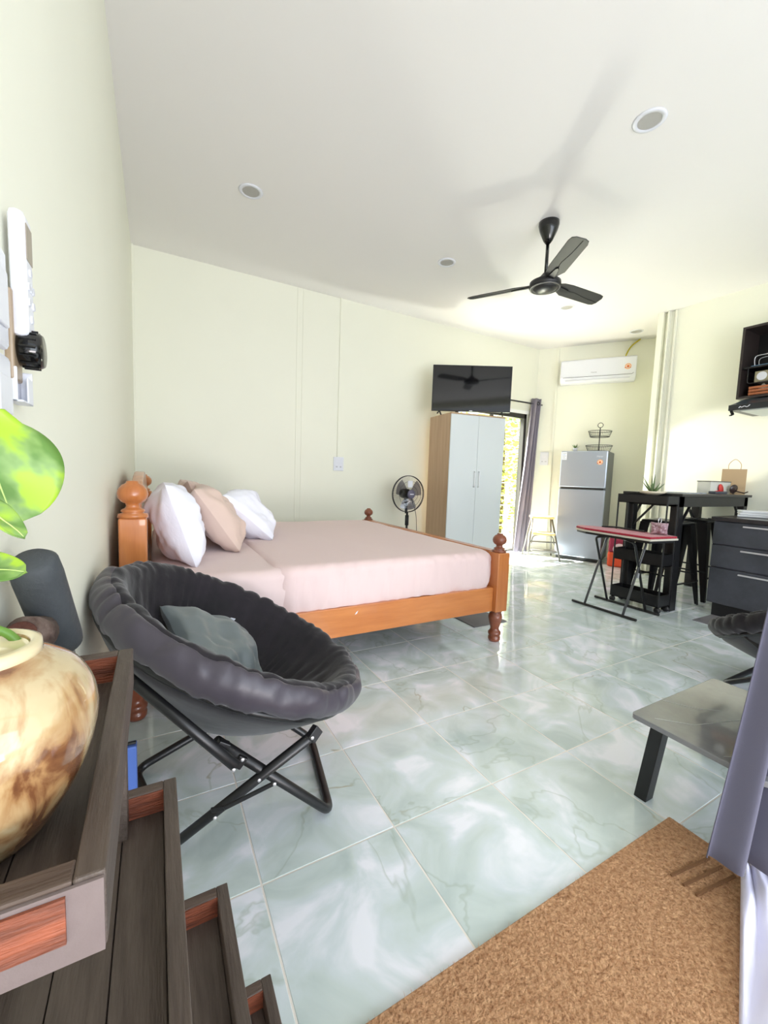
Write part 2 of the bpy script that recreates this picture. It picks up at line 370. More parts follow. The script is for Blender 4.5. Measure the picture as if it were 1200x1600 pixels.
def wr(amp,f):
    def g(v,s):
        e=noise.noise(Vector((v.x*f,v.y*f,v.z*3)))*amp
        side=1 if s<.03 else .2
        if s>.1: e=0
        fold=(math.sin(v.x*62+v.z*9+noise.noise(v*4)*6)*.006+noise.noise(Vector((v.x*30+v.z*16,v.y*8,v.z*5)))*.016)*(1 if s<.03 else 0)*(.5+.5*min(1,max(0,v.x-.6)))
        return v+Vector((0,(-1 if v.y<2.9 else 1)*(e*side+fold),e*.5))
    return g
mt=obj('mattress',mattress(-.03,PX1-.045,1.985,3.90,.375,.594,.05,1,1,wr(.005,5)),SHEET,smooth=True)
tag(mt,'thick mattress in a fitted pinkish beige sheet, on the wooden bed','mattress')
bs=obj('bedspread',mattress(.50,PX1-.026,1.966,3.915,.372,.608,.055,1,1,wr(.012,4)),SPREAD,smooth=True)
tag(bs,'smooth pinkish beige bedspread covering the lower two thirds of the bed','bedspread')

def pillow(w,h,t,seed,n=40):
    b=MB()
    def P(u,v,sg):
        x=(u*2-1);y=(v*2-1)
        e=max(0,(1-abs(x)**2.6))**.42*max(0,(1-abs(y)**2.6))**.42
        px=w/2*x*(1-.07*(1-abs(y)**1.5)*abs(x)); py=h/2*y*(1-.07*(1-abs(x)**1.5)*abs(y))
        k=noise.noise(Vector((px*6+seed,py*6,sg)))*.035+noise.noise(Vector((px*20+seed,py*7,sg)))*.014+abs(noise.noise(Vector((px*9+py*14+seed,py*5,sg*2))))*.016
        q_=1+.05*noise.noise(Vector((x*2.5+seed,y*2.5,9))); px*=q_; py*=q_
        return Vector((px,py,sg*(t/2*e+k*e*1.4)))
    for sg in(1,-1):
        m=b.v.__len__(); vs=[P(i/n,j/n,sg) for j in range(n+1) for i in range(n+1)]
        fs=[]
        for j in range(n):
            for i in range(n):
                q=(j*(n+1)+i,j*(n+1)+i+1,(j+1)*(n+1)+i+1,(j+1)*(n+1)+i); fs.append(q if sg>0 else q[::-1])
        b.add(vs,fs)
    return b
def place(b,loc,rot):
    M=Matrix.Translation(loc)@rot; b.v=[tuple(M@Vector(v)) for v in b.v]; return b
def rotm(*a):
    M=Matrix.Identity(4)
    for ax,d in a: M=M@Matrix.Rotation(R(d),4,ax)
    return M
def pil(w,h,t,seed,loc,rot,m,label,grp='pillows on the bed',name='pillow',cat='pillow'):
    e=Matrix.Translation(loc); o=obj(name,pillow(w,h,t,seed),m,smooth=True); o.location=loc; o.rotation_euler=rot.to_euler()
    if grp: tag(o,label,cat,grp)
    return o
pil(.62,.42,.22,1,(.105,2.50,.790),rotm(('Z',90),('X',72)),WPIL,'white pillow propped against the headboard behind the near bed post')
pil(.60,.44,.20,7,(.335,2.80,.785),rotm(('Z',84),('X',56)),BPIL,'beige pillow leaning between the two white pillows')
pil(.56,.42,.18,11,(.26,3.28,.80),rotm(('Z',92),('X',66)),BPIL,'beige pillow mostly hidden behind the front beige one')
pil(.62,.44,.22,23,(.60,3.14,.760),rotm(('Z',78),('X',42)),WPIL,'white pillow farthest from the headboard, lying back on the beige ones')

# ------------------------------------------------------------------ round folding chairs
def chair(name,label,C,Rr,tilt,az,legs,border=None,group='round folding lounge chairs'):
    b=Vector((math.cos(az),math.sin(az),0)); a=Vector((-b.y,b.x,0)); u=b*math.cos(tilt)-Vector((0,0,1))*math.sin(tilt); n=u.cross(a)
    if n.z<0:n=-n
    C=Vector(C); root=thing(name,label,'chair',(C.x,C.y,0),0,group)
    def pt(r,h,t): return C+(u*math.cos(t)+a*math.sin(t))*r+n*h
    inner=[(.002,-.235),(.06,-.232),(.13,-.215),(.20,-.18),(.27,-.125),(.32,-.07),(.355,-.02),(.372,.012),(.388,.034),(.402,.044),(.422,.047),(.432,.040)]
    outer=[(.425,.035),(.434,.041),(.447,.034),(.460,.010),(.460,-.018),(.446,-.042),(.425,-.052),(.40,-.05)]
    shell=[(.425,-.045),(.415,-.075),(.36,-.13),(.285,-.195),(.20,-.25),(.11,-.28),(.002,-.29)]
    k=Rr/.41
    def surf(prof,pl,N=240):
        m=MB(); vs=[];P=bez([(r,h,0) for r,h in prof],3)
        for q in P:
            for i in range(N):
                t=2*PI*i/N; r,h=q.x*k,q.y*k
                w=abs(math.sin(t*19+noise.noise(Vector((math.cos(t)*2.2,math.sin(t)*2.2,r*4)))*5.5))**.5
                am=pl*min(1,max(0,(r-.06)/.2))*(.55 if r>.375*k and pl>.018 else 1)
                e=(w-.6)*am*(.55+.9*abs(noise.noise(Vector((math.cos(t)*3,math.sin(t)*3,5)))))+noise.noise(Vector((math.cos(t)*r*14,math.sin(t)*r*14,h*9)))*am*1.0+noise.noise(Vector((math.cos(t)*r*34,math.sin(t)*r*34,h*20)))*am*.45
                vs.append(pt(r+e*.35,h+e*(1 if h>-.03 or pl>.012 else .3),t))
        L=len(P); fs=[(i*N+j,i*N+(j+1)%N,(i+1)*N+(j+1)%N,(i+1)*N+j) for i in range(L-1) for j in range(N)]
        return m.add(vs,fs)
    obj('seat_cushion',surf(inner,.020),VELVET,root,smooth=True,world=True)
    obj('cushion_border',surf(outer,.013),border or NYLON,root,smooth=True,world=True,label='puffy grey nylon border')
    obj('sling',surf(shell,.0),NYLOND,root,smooth=True,world=True)
    obj('rim_tube',MB().ring(pt(0,-.05,0),.425*k,.011,64,8,Matrix((u,a,n)).transposed()),BLACK,root,smooth=True,world=True)
    for nm,pts,r,fl in legs:
        pts=fillet(pts,fl,8) if fl else pts
        obj(nm,MB().tube(pts,r,12),BLACK,root,smooth=True,world=True)
    return root,pt
P1=(.47,1.125,.014);P1f=(.535,1.50,.014)
P2=(.02,1.21,.014);P2f=(-.075,1.60,.014)
def ray(u,v,t):  # point on the viewing line (modelling aid for placing chair tubes): uses photo measurements
    d=r2*((u-600)/644.7)+d2*((v-800)/644.7)+fw; return Vector((0,0,1.075))+d*t
U1t=ray(338,1158,1.02); U1f=Vector((.08,1.62,.40))
U2t=ray(492,1146,1.08); U2f=Vector((.60,1.62,.26))
Tt=ray(172,1035,.99); Tb=ray(370,1198,.965)
legs=[('leg_frame',[U1t,P1,P1f,U1f],.0135,.05),('leg_frame',[U2t,P2,P2f,U2f],.0135,.05),('support_tube',[Tt,Tb],.0130,0)]
ch,pt=chair('round_chair','black velvet round folding chair beside the bed with a grey satin cushion in it',(.24,1.394,.545),.395,.467,-.1,legs)
def lk(a,b,w=.02,t=.006,nm='link'): obj(nm,MB().beam(a,b,w,t,up=(0,-1,0)),BLACK,ch,world=True,bevel=.002)
off=Vector((0,-.018,0))
lk(ray(368,1199,.985),ray(381,1182,.99),.024,.01); 
lk(ray(343,1172,.985),ray(352,1158,.99),.03,.02,'clamp'); lk(ray(484,1156,1.03),ray(497,1137,1.05),.026,.02,'bracket')
lk(ray(428,1224,1.0),ray(350,1263,1.0),.012,.005); lk(ray(350,1263,1.0),ray(330,1266,1.0),.014,.005)
RV=mat('rivet_steel',(210,210,215),.3,.8)
for (u_,v_,t_) in((365,1203,.948),(379,1187,.965),(405,1219,.985),(429,1225,.985),(336,1278,.985),(488,1153,1.015)):
    c=ray(u_,v_,t_); obj('rivet',MB().lathe([(.001,.003),(.004,.002),(.0045,0)],c,10,Matrix.Rotation(R(90),3,'X')),RV,ch,world=True)
cu=pil(.32,.32,.12,5,(.172,1.50,.462),Matrix.Rotation(.5,4,'Z')@Matrix.Rotation(.456,4,'Y')@Matrix.Rotation(.51,4,'X'),SATIN,'square grey satin cushion resting in the round chair','',name='cushion')
tag(cu,'square grey satin cushion resting in the round chair beside the bed','cushion')
obj('care_tag',place(MB().bb((-.012,-.001,0),(.012,.001,.02)),(.13,.14,.015),Matrix.Identity(4)),WHITEP,cu)
# second chair, mostly out of frame at right
C2=Vector((2.90,.70,.445))
l2=[('leg_frame',[(2.53,.86,.36),(2.70,.42,.014),(3.14,.42,.014),(3.27,.86,.36)],.0135,.05),('leg_frame',[(2.56,.40,.42),(2.70,.98,.014),(3.14,.98,.014),(3.25,.40,.42)],.0135,.05)]
c2,_=chair('round_chair','black round folding chair cut by the right edge behind the coffee table',C2,.40,.45,R(76),l2,border=VELVET)

# ------------------------------------------------------------------ wardrobe + television
wz=1.828; wa=thing('wardrobe','two-door wardrobe with beech sides and white doors, by the back door','wardrobe',(3.37,4.045,0),R(-8.5))
ww,wdp=.735,.54
# local: x along front, y depth (front at -y)
B=BEECH
for s in(-1,1): obj('side_panel',MB().bb((s*(ww/2)-(.016 if s>0 else 0),-wdp/2+.018,0),(s*(ww/2)+(.016 if s<0 else 0),wdp/2,wz-.016)),B,wa)
obj('top_panel',MB().bb((-ww/2,-wdp/2,wz-.016),(ww/2,wdp/2,wz)),B,wa); obj('back_panel',MB().bb((-ww/2+.016,wdp/2-.008,0),(ww/2-.016,wdp/2,wz-.016)),B,wa)
obj('plinth',MB().bb((-ww/2+.016,-wdp/2+.03,0),(ww/2-.016,-wdp/2+.045,.06)),B,wa)
for s in(-1,1):
    x0,x1=(-ww/2,-.0015) if s<0 else (.0015,ww/2)
    d=obj('door',MB().bb((x0,-wdp/2,.06),(x1,-wdp/2+.018,wz-.018)),WHITED,wa,bevel=.001)
    obj('handle',MB().tube(fillet([(s*.03,-wdp/2,.98),(s*.03,-wdp/2-.025,.98),(s*.03,-wdp/2-.025,1.16),(s*.03,-wdp/2,1.16)],.008,4),.005,8),CHROME,d,smooth=True)
tv=thing('television','flat black television standing on top of the wardrobe','television',(3.30,3.905,wz),R(-31))
tw,th=.93,.535
obj('screen_housing',MB().bb((-tw/2,-.012,.045),(tw/2,.022,.045+th)),PLBLACK,tv,bevel=.003)
obj('screen',MB().bb((-tw/2+.008,-.0135,.06),(tw/2-.008,-.011,.045+th-.008)),mat('tv_screen',(14,14,17),.06,spec=.6),tv)
obj('rear_bulge',MB().bb((-.3,.022,.08),(.3,.06,.40)),PLBLACK,tv,bevel=.01)
for s in(-1,1): obj('foot',MB().beam((s*.37,0,.05),(s*.37-.03,-.07,0.004),.014,.008).beam((s*.37,0,.05),(s*.37+.03,.07,0.004),.014,.008),PLBLACK,tv)
obj('maker_mark',MB().bb((-.018,-.0145,.049),(.018,-.0125,.056)),CHROME,tv)
# ------------------------------------------------------------------ pedestal fan behind bed
f=thing('pedestal_fan','black pedestal fan with smoky blades between the bed and wardrobe','fan',(2.60,4.12,0),R(0))
zc=.872
obj('base',MB().lathe([(.19,0),(.19,.012),(.16,.03),(.04,.05),(.02,.07)],n=32),PLBLACK,f,smooth=True)
obj('pole',MB().tube([(0,0,.05),(0,0,.66)],.013,12).tube([(0,0,.5),(0,0,.62)],.022,12),PLBLACK,f,smooth=True)
obj('neck',MB().beam((0,.02,.64),(0,.05,zc),.03,.02),PLBLACK,f,bevel=.004)
MX=Matrix.Rotation(R(90),3,'X')
obj('motor_housing',MB().lathe([(.03,-.13),(.055,-.11),(.06,-.02),(.05,0)],(0,0,zc),24,MX),PLBLACK,f,smooth=True)
cage=MB()
for r,y in((.213,.0),(.213,-.018),(.15,-.055),(.095,-.068)): cage.ring((0,y,zc),r,.0042 if r>.2 else .0018,48,6,MX)
for k in range(60):
    a=2*PI*k/60; c,s_=math.cos(a),math.sin(a)
    cage.tube([(c*.05,-.072,zc+s_*.05),(c*.13,-.064,zc+s_*.13),(c*.195,-.04,zc+s_*.195),(c*.213,-.01,zc+s_*.213)],.0007,4)
    cage.tube([(c*.06,.055,zc+s_*.06),(c*.15,.05,zc+s_*.15),(c*.213,.0,zc+s_*.213)],.0007,4)
g=obj('grille',cage,PLBLACK,f)
hb=obj('hub_cap',MB().lathe([(.052,0),(.052,.012),(.045,.02),(.001,.023)],(0,-.068,zc),28,MX),mat('purple_grey_badge',(96,92,112),.4),f,smooth=True)
obj('maker_mark',MB().bb((-.024,-.0925,zc-.005),(.024,-.0885,zc+.005)),WHITEP,hb)
for k in range(3):
    def bl(u,v,k=k):
        a=2*PI*k/3+.5+(v-.5)*1.5*(1-.25*u); r=.04+.145*u; return Vector((r*math.cos(a),-.02-(v-.5)*.045,zc+r*math.sin(a)))
    obj('blade',MB().grid(bl,8,10),SMOKE,f,smooth=True)
obj('paper_label',MB().bb((-.05,-.074,zc+.08),(.015,-.073,zc+.155)),WHITEP,f)
cb=obj('power_cord',MB().tube(bez([(.045,.02,zc-.03),(.07,.0,zc-.1),(.12,-.02,zc-.3),(.2,.1,.1),(.15,.25,.02)]),.0035,6),PLBLACK,f,smooth=True)

# ------------------------------------------------------------------ back curtain and rod
rod=thing('curtain_rod','black curtain rod above the back door with ball end','curtain rod',(4.3,D,2.225))
obj('rod',MB().tube([(-1.0,-.07,0),(.86,-.07,0)],.011,10),BLACK,rod,smooth=True)
obj('end_ball',MB().lathe([(.001,.03),(.02,.024),(.03,.0),(.02,-.024),(.001,-.03)],(.88,-.07,0),16),BLACK,rod,smooth=True)
for x in(-.9,.8): obj('bracket',MB().beam((x,0,0),(x,-.07,0),.012,.012),BLACK,rod)
def curtain_fn(x0t,x1t,x0b,x1b,yt,yb,zt,zb,waves,amp):
    def fn(u,v):
        w=math.sin(u*waves*2*PI)*amp*(1-.3*v)+noise.noise(Vector((u*6,v*2,0)))*amp*.5
        xt=x0t+(x1t-x0t)*u; xb=x0b+(x1b-x0b)*u; s=v**1.1
        return Vector((xt+(xb-xt)*s,yt+(yb-yt)*s+w,zt+(zb-zt)*v))
    return fn
cu2=obj('curtain',MB().grid(curtain_fn(4.93,5.09,4.60,4.86,D-.085,D-.2,2.30,.02,3.2,.035),60,30),CURTB,smooth=True,solid=.003)
tag(cu2,'grey curtain gathered at the right side of the back door','curtain')
obj('eyelet',MB().ring((5.0,D-.125,2.225),.024,.006,20,6,Matrix.Rotation(R(80),3,'X')),BLACK,cu2,world=False,smooth=True)

# ------------------------------------------------------------------ sockets on walls
def socket(label,w,h,loc,rz,holes=True,name='wall_socket'):
    s=thing(name,label,'socket',loc,rz)
    obj('plate',MB().bb((-w/2,-.012,-h/2),(w/2,0,h/2)),WHITEP,s,bevel=.004)
    if holes:
        obj('outlet_face',MB().bb((-w*.36,-.015,-h*.42),(w*.36,-.012,-.006)),WHITEP,s,bevel=.001)
        for x in(-.03,-.018,.018,.03): obj('slot',MB().bb((x-.0025,-.0158,-h*.22-.005),(x+.0025,-.0148,-h*.22+.005)),PLBLACK,s)
        obj('rocker_switch',MB().bb((-w*.36,-.016,.008),(w*.36,-.012,h*.42)),WHITEP,s,bevel=.001)
    return s
socket('white double socket with switch on the back wall under the conduit',.125,.16,(1.872,D,1.195),0)
struct('trim_9',MB().bb((1.850,D-.013,1.275),(1.866,D,H)),TRIM)
def onB(s,o=0): p=A1+wd*s-wn*o; return p
ab=math.atan2(wd.y,wd.x)
p=onB(.17); socket('white wall socket left of the fridge behind the step stool',.12,.2,(p.x,p.y,1.42),ab)
# ------------------------------------------------------------------ air conditioner
p=onB(.80); ac=thing('air_conditioner','white split air conditioner high on the angled wall above the fridge','air conditioner',(p.x,p.y,2.49),ab)
def acs(): return [(0,0),(-.13,.0),(-.19,.03),(-.21,.07),(-.205,.30),(-.17,.315),(0,.315)]
MA=Matrix(((0,0,1,0),(1,0,0,0),(0,1,0,0),(0,0,0,1)))
obj('housing',MB().prism(acs(),-.47,.47,MA),WHITEP,ac,bevel=.01)
obj('air_flap',MB().beam((-.40,-.186,.033),(.40,-.186,.033),.05,.008,up=(0,-.7,.7)),WHITEP,ac,bevel=.002)
obj('flap_gap',MB().tube([(-.43,-.2125,.066),(.42,-.2125,.066),(.44,-.212,.082)],.0025,6),PLBLACK,ac)
text('maker_mark','Hisense',.022,Matrix.Translation((-.04,-.2135,.12))@Matrix.Rotation(R(90),4,'X'),mat('grey_print',(130,130,130),.5),ac)
OR=mat('orange_sticker',(236,170,110),.5)
def badge(par,x,y,z,r):
    M=Matrix.Rotation(R(90),3,'X')
    b=obj('energy_sticker',MB().lathe([(r,0),(r,.0012),(.001,.0013)],(x,y,z),24,M),OR,par)
    obj('sticker_ring',MB().ring((x,y-.0012,z),r*.62,r*.09,24,5,M),WHITEP,b); obj('sticker_core',MB().lathe([(r*.32,0),(r*.32,.0012),(.001,.0013)],(x,y-.0012,z),16,M),mat('red_orange_print',(220,110,60),.5),b)
    obj('sticker_band',MB().bb((x-r*1.05,y-.0022,z-r*.62),(x+r*.9,y-.0008,z-r*.28)),mat('dark_orange_band',(200,120,80),.5),b)
badge(ac,.37,-.208,.17,.038)
hs=obj('yellow_hose',MB().tube(bez([tuple(onB(a_,.03))+(z_,) for a_,z_ in((1.13,2.80),(1.16,2.90),(1.21,2.98),(1.30,3.052))]),.009,8),mat('yellow_tube',(205,190,40),.5),smooth=True)
tag(hs,'thin yellow pipe running from the air conditioner up to the ceiling','pipe')
# ------------------------------------------------------------------ fridge
fr=thing('refrigerator','silver grey two-door refrigerator against the angled wall','refrigerator',(5.30,3.73,0),R(-66))
FW,FD,FH=.585,.50,1.505
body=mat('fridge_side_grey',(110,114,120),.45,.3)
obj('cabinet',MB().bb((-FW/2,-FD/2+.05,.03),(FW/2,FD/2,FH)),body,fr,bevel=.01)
for z0,z1 in((.05,.985),(1.01,FH)):
    obj('door',MB().bb((-FW/2,-FD/2,z0),(FW/2,-FD/2+.045,z1)),STEEL,fr,bevel=.012)
obj('handle_gap',MB().bb((-FW/2+.03,-FD/2+.005,.985),(FW/2-.03,-FD/2+.045,1.01)),PLBLACK,fr)
obj('kick_plate',MB().bb((-FW/2+.02,-FD/2+.03,.008),(FW/2-.02,-FD/2+.06,.05)),PLBLACK,fr)
for x in(-.24,.24): obj('foot',MB().lathe([(.02,0),(.02,.03)],(x,-.16,0),12),PLBLACK,fr)
text('maker_mark','Haier',.035,Matrix.Translation((.20,-FD/2-.001,1.43))@Matrix.Rotation(R(90),4,'X'),WHITEP,fr)
badge(fr,.205,-FD/2-.0005,1.355,.035)
lb=obj('label_sheet',MB().bb((-.275,-FD/2-.0015,1.385),(-.215,-FD/2,1.49)),WHITEP,fr)
for k in range(5): obj('print_line',MB().bb((-.268,-FD/2-.0022,1.40+k*.017),(-.222-.01*(k%2),-FD/2-.0014,1.405+k*.017)),mat('blue_print',(90,130,190),.5) if k==3 else mat('label_print',(120,130,140),.5),lb)
# basket on fridge
bk=thing('tiered_basket','black two-tier wire fruit basket on top of the refrigerator','basket',(5.34,3.60,FH),R(-60))
obj('stem',MB().tube([(0,0,.0),(0,0,.33)],.006,8),BLACK,bk)
obj('top_ring',MB().ring((0,0,.362),.032,.0045,20,6,Matrix.Rotation(R(90),3,'X')),BLACK,bk)
for z,r in((.008,.165),(.205,.145)):
    w=MB().ring((0,0,z+.075),r,.004,36,6).ring((0,0,z),r*.82,.004,36,6).tube([(-r*.8,0,z),(r*.8,0,z)],.003,6).tube([(0,-r*.8,z),(0,r*.8,z)],.003,6)
    for k in range(40):
        a=2*PI*k/40; w.tube([(r*.82*math.cos(a),r*.82*math.sin(a),z),(r*math.cos(a),r*math.sin(a),z+.075)],.0014,4)
    obj('wire_tray',w,BLACK,bk)
pp=thing('potted_plant','tiny green plant in a white pot on the refrigerator beside the basket','plant',(5.155,3.83,FH))
obj('pot',MB().lathe([(.022,0),(.03,.045),(.03,.05),(.024,.05),(.022,.03)],n=20),WHITEP,pp,smooth=True)
lf=MB()
for k in range(26):
    a=k*2.4; e=random.uniform(.4,1.2); d=Vector((math.cos(a)*math.cos(e),math.sin(a)*math.cos(e),math.sin(e))); s_=Vector((-math.sin(a),math.cos(a),0))*.006; L=random.uniform(.05,.09)
    c=Vector((0,0,.04)); lf.add([c,c+d*L*.5+s_,c+d*L,c+d*L*.5-s_],[(0,1,2,3)])
obj('leaves',lf,mat('small_leaf_green',(110,140,80),.6),pp)
# ------------------------------------------------------------------ step stool
ss=thing('step_stool','folding step stool with pale wooden treads beside the back curtain','step stool',(4.72,3.95,0),R(-38))
TW=mat('pale_tread',(226,200,140),.5); SG=mat('stool_grey_tube',(120,118,112),.35,.4)
for k,(y,z,w) in enumerate(((.02,.56,.30),(-.09,.345,.30))): obj('tread',MB().bb((-w/2,y-.10,z),(w/2,y+.10,z+.03)),TW,ss,bevel=.008)
for s in(-1,1):
    obj('leg',MB().tube([(s*.13,-.02,.555),(s*.21,-.27,.012)],.012,8),SG,ss,smooth=True); obj('leg',MB().tube([(s*.13,.06,.555),(s*.20,.20,.012)],.012,8),SG,ss,smooth=True)
obj('arch_brace',MB().tube(bez([(-.15,-.14,.22),(-.12,-.13,.32),(0,-.12,.345),(.12,-.13,.32),(.15,-.14,.22)]),.008,8),SG,ss,smooth=True)
for z,y in((.25,-.155),(.12,-.215)): obj('cross_bar',MB().tube([(-.19+z*.1,y,z),(.19-z*.1,y,z)],.010,8),SG,ss)
obj('tread',MB().bb((-.16,-.27,.13),(.16,-.15,.155)),SG,ss,bevel=.006)
# ------------------------------------------------------------------ cooler bag
cbg=thing('insulated_bag','crimson and orange insulated bag with white round print beside the fridge','bag',(5.32,3.18,0),R(-60))
obj('lower_body',MB().bb((-.13,-.12,0),(.13,.12,.19)),mat('orange_fabric',(226,86,50),.7),cbg,bevel=.025)
obj('upper_body',MB().bb((-.125,-.115,.19),(.125,.115,.36)),mat('crimson_fabric',(150,40,72),.7),cbg,bevel=.02)
obj('round_print',MB().lathe([(.075,0),(.075,.002),(.001,.003)],(0,-.1185,.235),28,Matrix.Rotation(R(90),3,'X')),mat('pink_white_print',(226,200,205),.7),cbg)
# ------------------------------------------------------------------ bar table, stools, cart
TZ=1.0
bt=thing('bar_table','tall narrow black bar table standing against the kitchen wall','table',(4.48,2.13,0))
TX0,TX1,TY0,TY1=3.84,5.10,1.82,2.27
def wbb(a,b): return MB().bb(a,b)
obj('tabletop',wbb((TX0-.03,TY0-.03,TZ-.012),(TX1,TY1+.02,TZ+.012)),mat('black_table_top',(34,33,34),.3,c2=(44,42,42),vscale=3),bt,bevel=.003,world=True)
for (a,b) in(((TX0,TY0,TZ-.10),(TX1,TY0+.03,TZ-.012)),((TX0,TY1-.03,TZ-.10),(TX1,TY1,TZ-.012)),((TX0,TY0,TZ-.10),(TX0+.03,TY1,TZ-.012)),((TX1-.03,TY0,TZ-.10),(TX1,TY1,TZ-.012))): obj('apron',wbb(a,b),BLACK,bt,world=True)
for x in(TX0,TX1-.07):
    for y in(TY0,TY1-.07): obj('leg',wbb((x,y,0),(x+.07,y+.07,TZ-.012)),BLACK,bt,world=True,bevel=.002)
for y in(TY0+.02,TY1-.02):
    obj('brace',MB().beam((TX0+.06,y,TZ-.27),(TX0+.24,y,TZ-.06),.012,.02,up=(0,1,0)),BLACK,bt,world=True); obj('brace',MB().beam((TX1-.06,y,TZ-.27),(TX1-.24,y,TZ-.06),.012,.02,up=(0,1,0)),BLACK,bt,world=True)
obj('brace',MB().beam((TX0+.02,TY1-.06,TZ-.3),(TX0+.02,TY1-.26,TZ-.06),.012,.02,up=(1,0,0)),BLACK,bt,world=True)
stm=mat('satin_black_steel',(40,40,43),.32,.5)
def stool(loc,rz,label):
    s=thing('bar_stool',label,'stool',loc,rz,'metal bar stools under the table')
    sh=.76
    obj('seat',MB().bb((-.155,-.155,sh-.03),(.155,.155,sh)),stm,s,bevel=.02)
    for a in(-1,1):
        for b in(-1,1):
            L=MB(); t=.02
            for (z,h,w) in(): pass
            p0=[(a*.155,b*.155),(a*.155-a*.085,b*.155),(a*.155,b*.155-b*.085)]; p1=[(a*.215,b*.215),(a*.215-a*.03,b*.215),(a*.215,b*.215-b*.03)]
            vs=[(x,y,sh-.02) for x,y in p0]+[(x,y,0) for x,y in p1]
            L.add(vs,[(0,1,4,3),(0,3,5,2)]); obj('leg',L,stm,s,solid=.004)
    for a,b,z in(((-1,-1),(1,-1),.22),((-1,1),(1,1),.22),((-1,-1),(-1,1),.28),((1,-1),(1,1),.28)):
        q=.155+.06*(1-z/.76); obj('foot_rail',MB().tube([(a[0]*q,a[1]*q,z),(b[0]*q,b[1]*q,z)],.008,6),stm,s)
    return s
s1=stool((4.12,2.04,0),R(0),'black metal bar stool tucked under the table beside the trolley')
dup(s1,(4.66,2.06,0),R(4),'black metal bar stool tucked under the table nearest the kitchen drawers')
hg=obj('charger_cable',MB().tube(bez([(4.56,2.0,.766),(4.62,2.06,.768),(4.68,2.02,.768),(4.66,1.95,.768),(4.72,1.94,.768),(4.78,2.0,.768)]),.005,6),PLBLACK,smooth=True); tag(hg,'black cable coiled on the bar stool seat nearest the drawers','cable')
ct=thing('trolley','slim black three-tier rolling trolley in front of the bar table','trolley',(3.74,2.03,0))
for z,h in((.055,.10),(.40,.10),(.915,.075)):
    b=MB().bb((-.085,-.21,z),(.085,.21,z+.006))
    for (p_,q_) in(((-.085,-.21),(-.081,.21)),((.081,-.21),(.085,.21)),((-.085,-.21),(.085,-.206)),((-.085,.206),(.085,.21))): b.bb((p_[0],p_[1],z),(q_[0],q_[1],z+h))
    obj('tray',b,BLACK,ct)
for x in(-.08,.08):
    for y in(-.205,.205):
        obj('upright',MB().tube([(x,y,.06),(x,y,.985)],.007,8),BLACK,ct)
        obj('caster',MB().lathe([(.024,-.01),(.026,0),(.024,.01)],(x*.85,y*.95,.027),14,Matrix.Rotation(R(90),3,'Y')),PLBLACK,ct,smooth=True)
al=thing('aloe_plant','small spiky aloe in a cream bowl on top of the trolley','plant',(3.75,2.0,.99))
obj('bowl',MB().lathe([(.04,.0),(.09,.018),(.108,.034),(.100,.034),(.05,.018),(.001,.014)],n=28),mat('cream_bowl',(226,216,190),.5),al,smooth=True)
for k,(a,e,L) in enumerate(((20,62,.17),(150,55,.15),(200,30,.12),(350,25,.13),(60,80,.14),(260,50,.1),(310,40,.11),(100,45,.12))):
    a,e=R(a),R(e); d=Vector((math.cos(a)*math.cos(e),math.sin(a)*math.cos(e),math.sin(e))); obj('leaf',MB().tube([Vector((0,0,.02)),Vector((0,0,.02))+d*L*.5,Vector((0,0,.02))+d*L+Vector((0,0,.01))],[.010,.007,.001],6),mat('aloe_green',(86,110,66),.5),al,smooth=True)
# table top things
mg=obj('magazine',MB().box((4.25,1.99,TZ+.017),(.42,.2,.008),R(4)),mat('glossy_magazine',(150,160,180),.15,c2=(190,195,205),vscale=9)); tag(mg,'grey glossy magazine lying on the front of the bar table','magazine')
bx=thing('gift_box','white lidded box with dark rim at the middle of the bar table','box',(4.82,2.00,TZ+.012),R(-6))
obj('box_body',MB().bb((-.16,-.06,0),(.16,.06,.115)),mat('box_white',(216,216,206),.5),bx,bevel=.002); obj('lid',MB().bb((-.163,-.063,.115),(.163,.063,.124)),mat('lid_grey',(110,110,104),.5),bx)
rm=obj('small_tray',MB().box((4.72,1.92,TZ+.026),(.2,.06,.024),R(-4)),mat('slate_grey_block',(70,74,84),.5),bevel=.003); tag(rm,'flat slate grey case in front of the white box on the bar table','case')
def glasses(loc,m,label,rz):
    g=thing('novelty_sunglasses',label,'glasses',loc,rz)
    obj('lens',MB().lathe([(.042,-.004),(.044,0),(.042,.004)],(0,0,.052),20,Matrix.Rotation(R(80),3,'X')),m,g,smooth=True)
    obj('arm',MB().tube([(-.035,0,.03),(-.09,.03,.014),(-.12,.04,.03)],.006,6),m,g); obj('arm',MB().tube([(.03,0,.02),(.02,.02,.004),(.05,.05,.006)],.005,6),m,g)
glasses((4.80,1.93,TZ+.014),mat('red_plastic',(214,50,50),.35),'red round-lensed novelty glasses on the bar table',0)
glasses((4.93,1.88,TZ+.014),mat('dark_brown_plastic',(60,46,44),.25),'dark brown novelty glasses leaning against the paper bag',R(160))
pb=thing('paper_bag','brown kraft paper bag with twisted handle at the wall end of the bar table','bag',(5.04,1.93,TZ+.012),R(-70))
KR=mat('kraft_paper',(196,168,130),.8,bump=.1,bscale=20)
obj('bag_body',MB().add([(-.095,-.04,0),(.095,-.04,0),(.095,.04,0),(-.095,.04,0),(-.095,-.02,.25),(.095,-.02,.25),(.095,.02,.25),(-.095,.02,.25)],[(0,1,5,4),(1,2,6,5),(2,3,7,6),(3,0,4,7),(0,3,2,1)]),KR,pb)
obj('handle',MB().tube(bez([(-.045,-.02,.24),(-.045,-.02,.30),(0,-.02,.345),(.045,-.02,.30),(.045,-.02,.24)]),.0035,6),KR,pb,smooth=True)
obj('fold_flap',MB().bb((-.09,-.0385,.07),(.09,-.034,.1)),KR,pb)
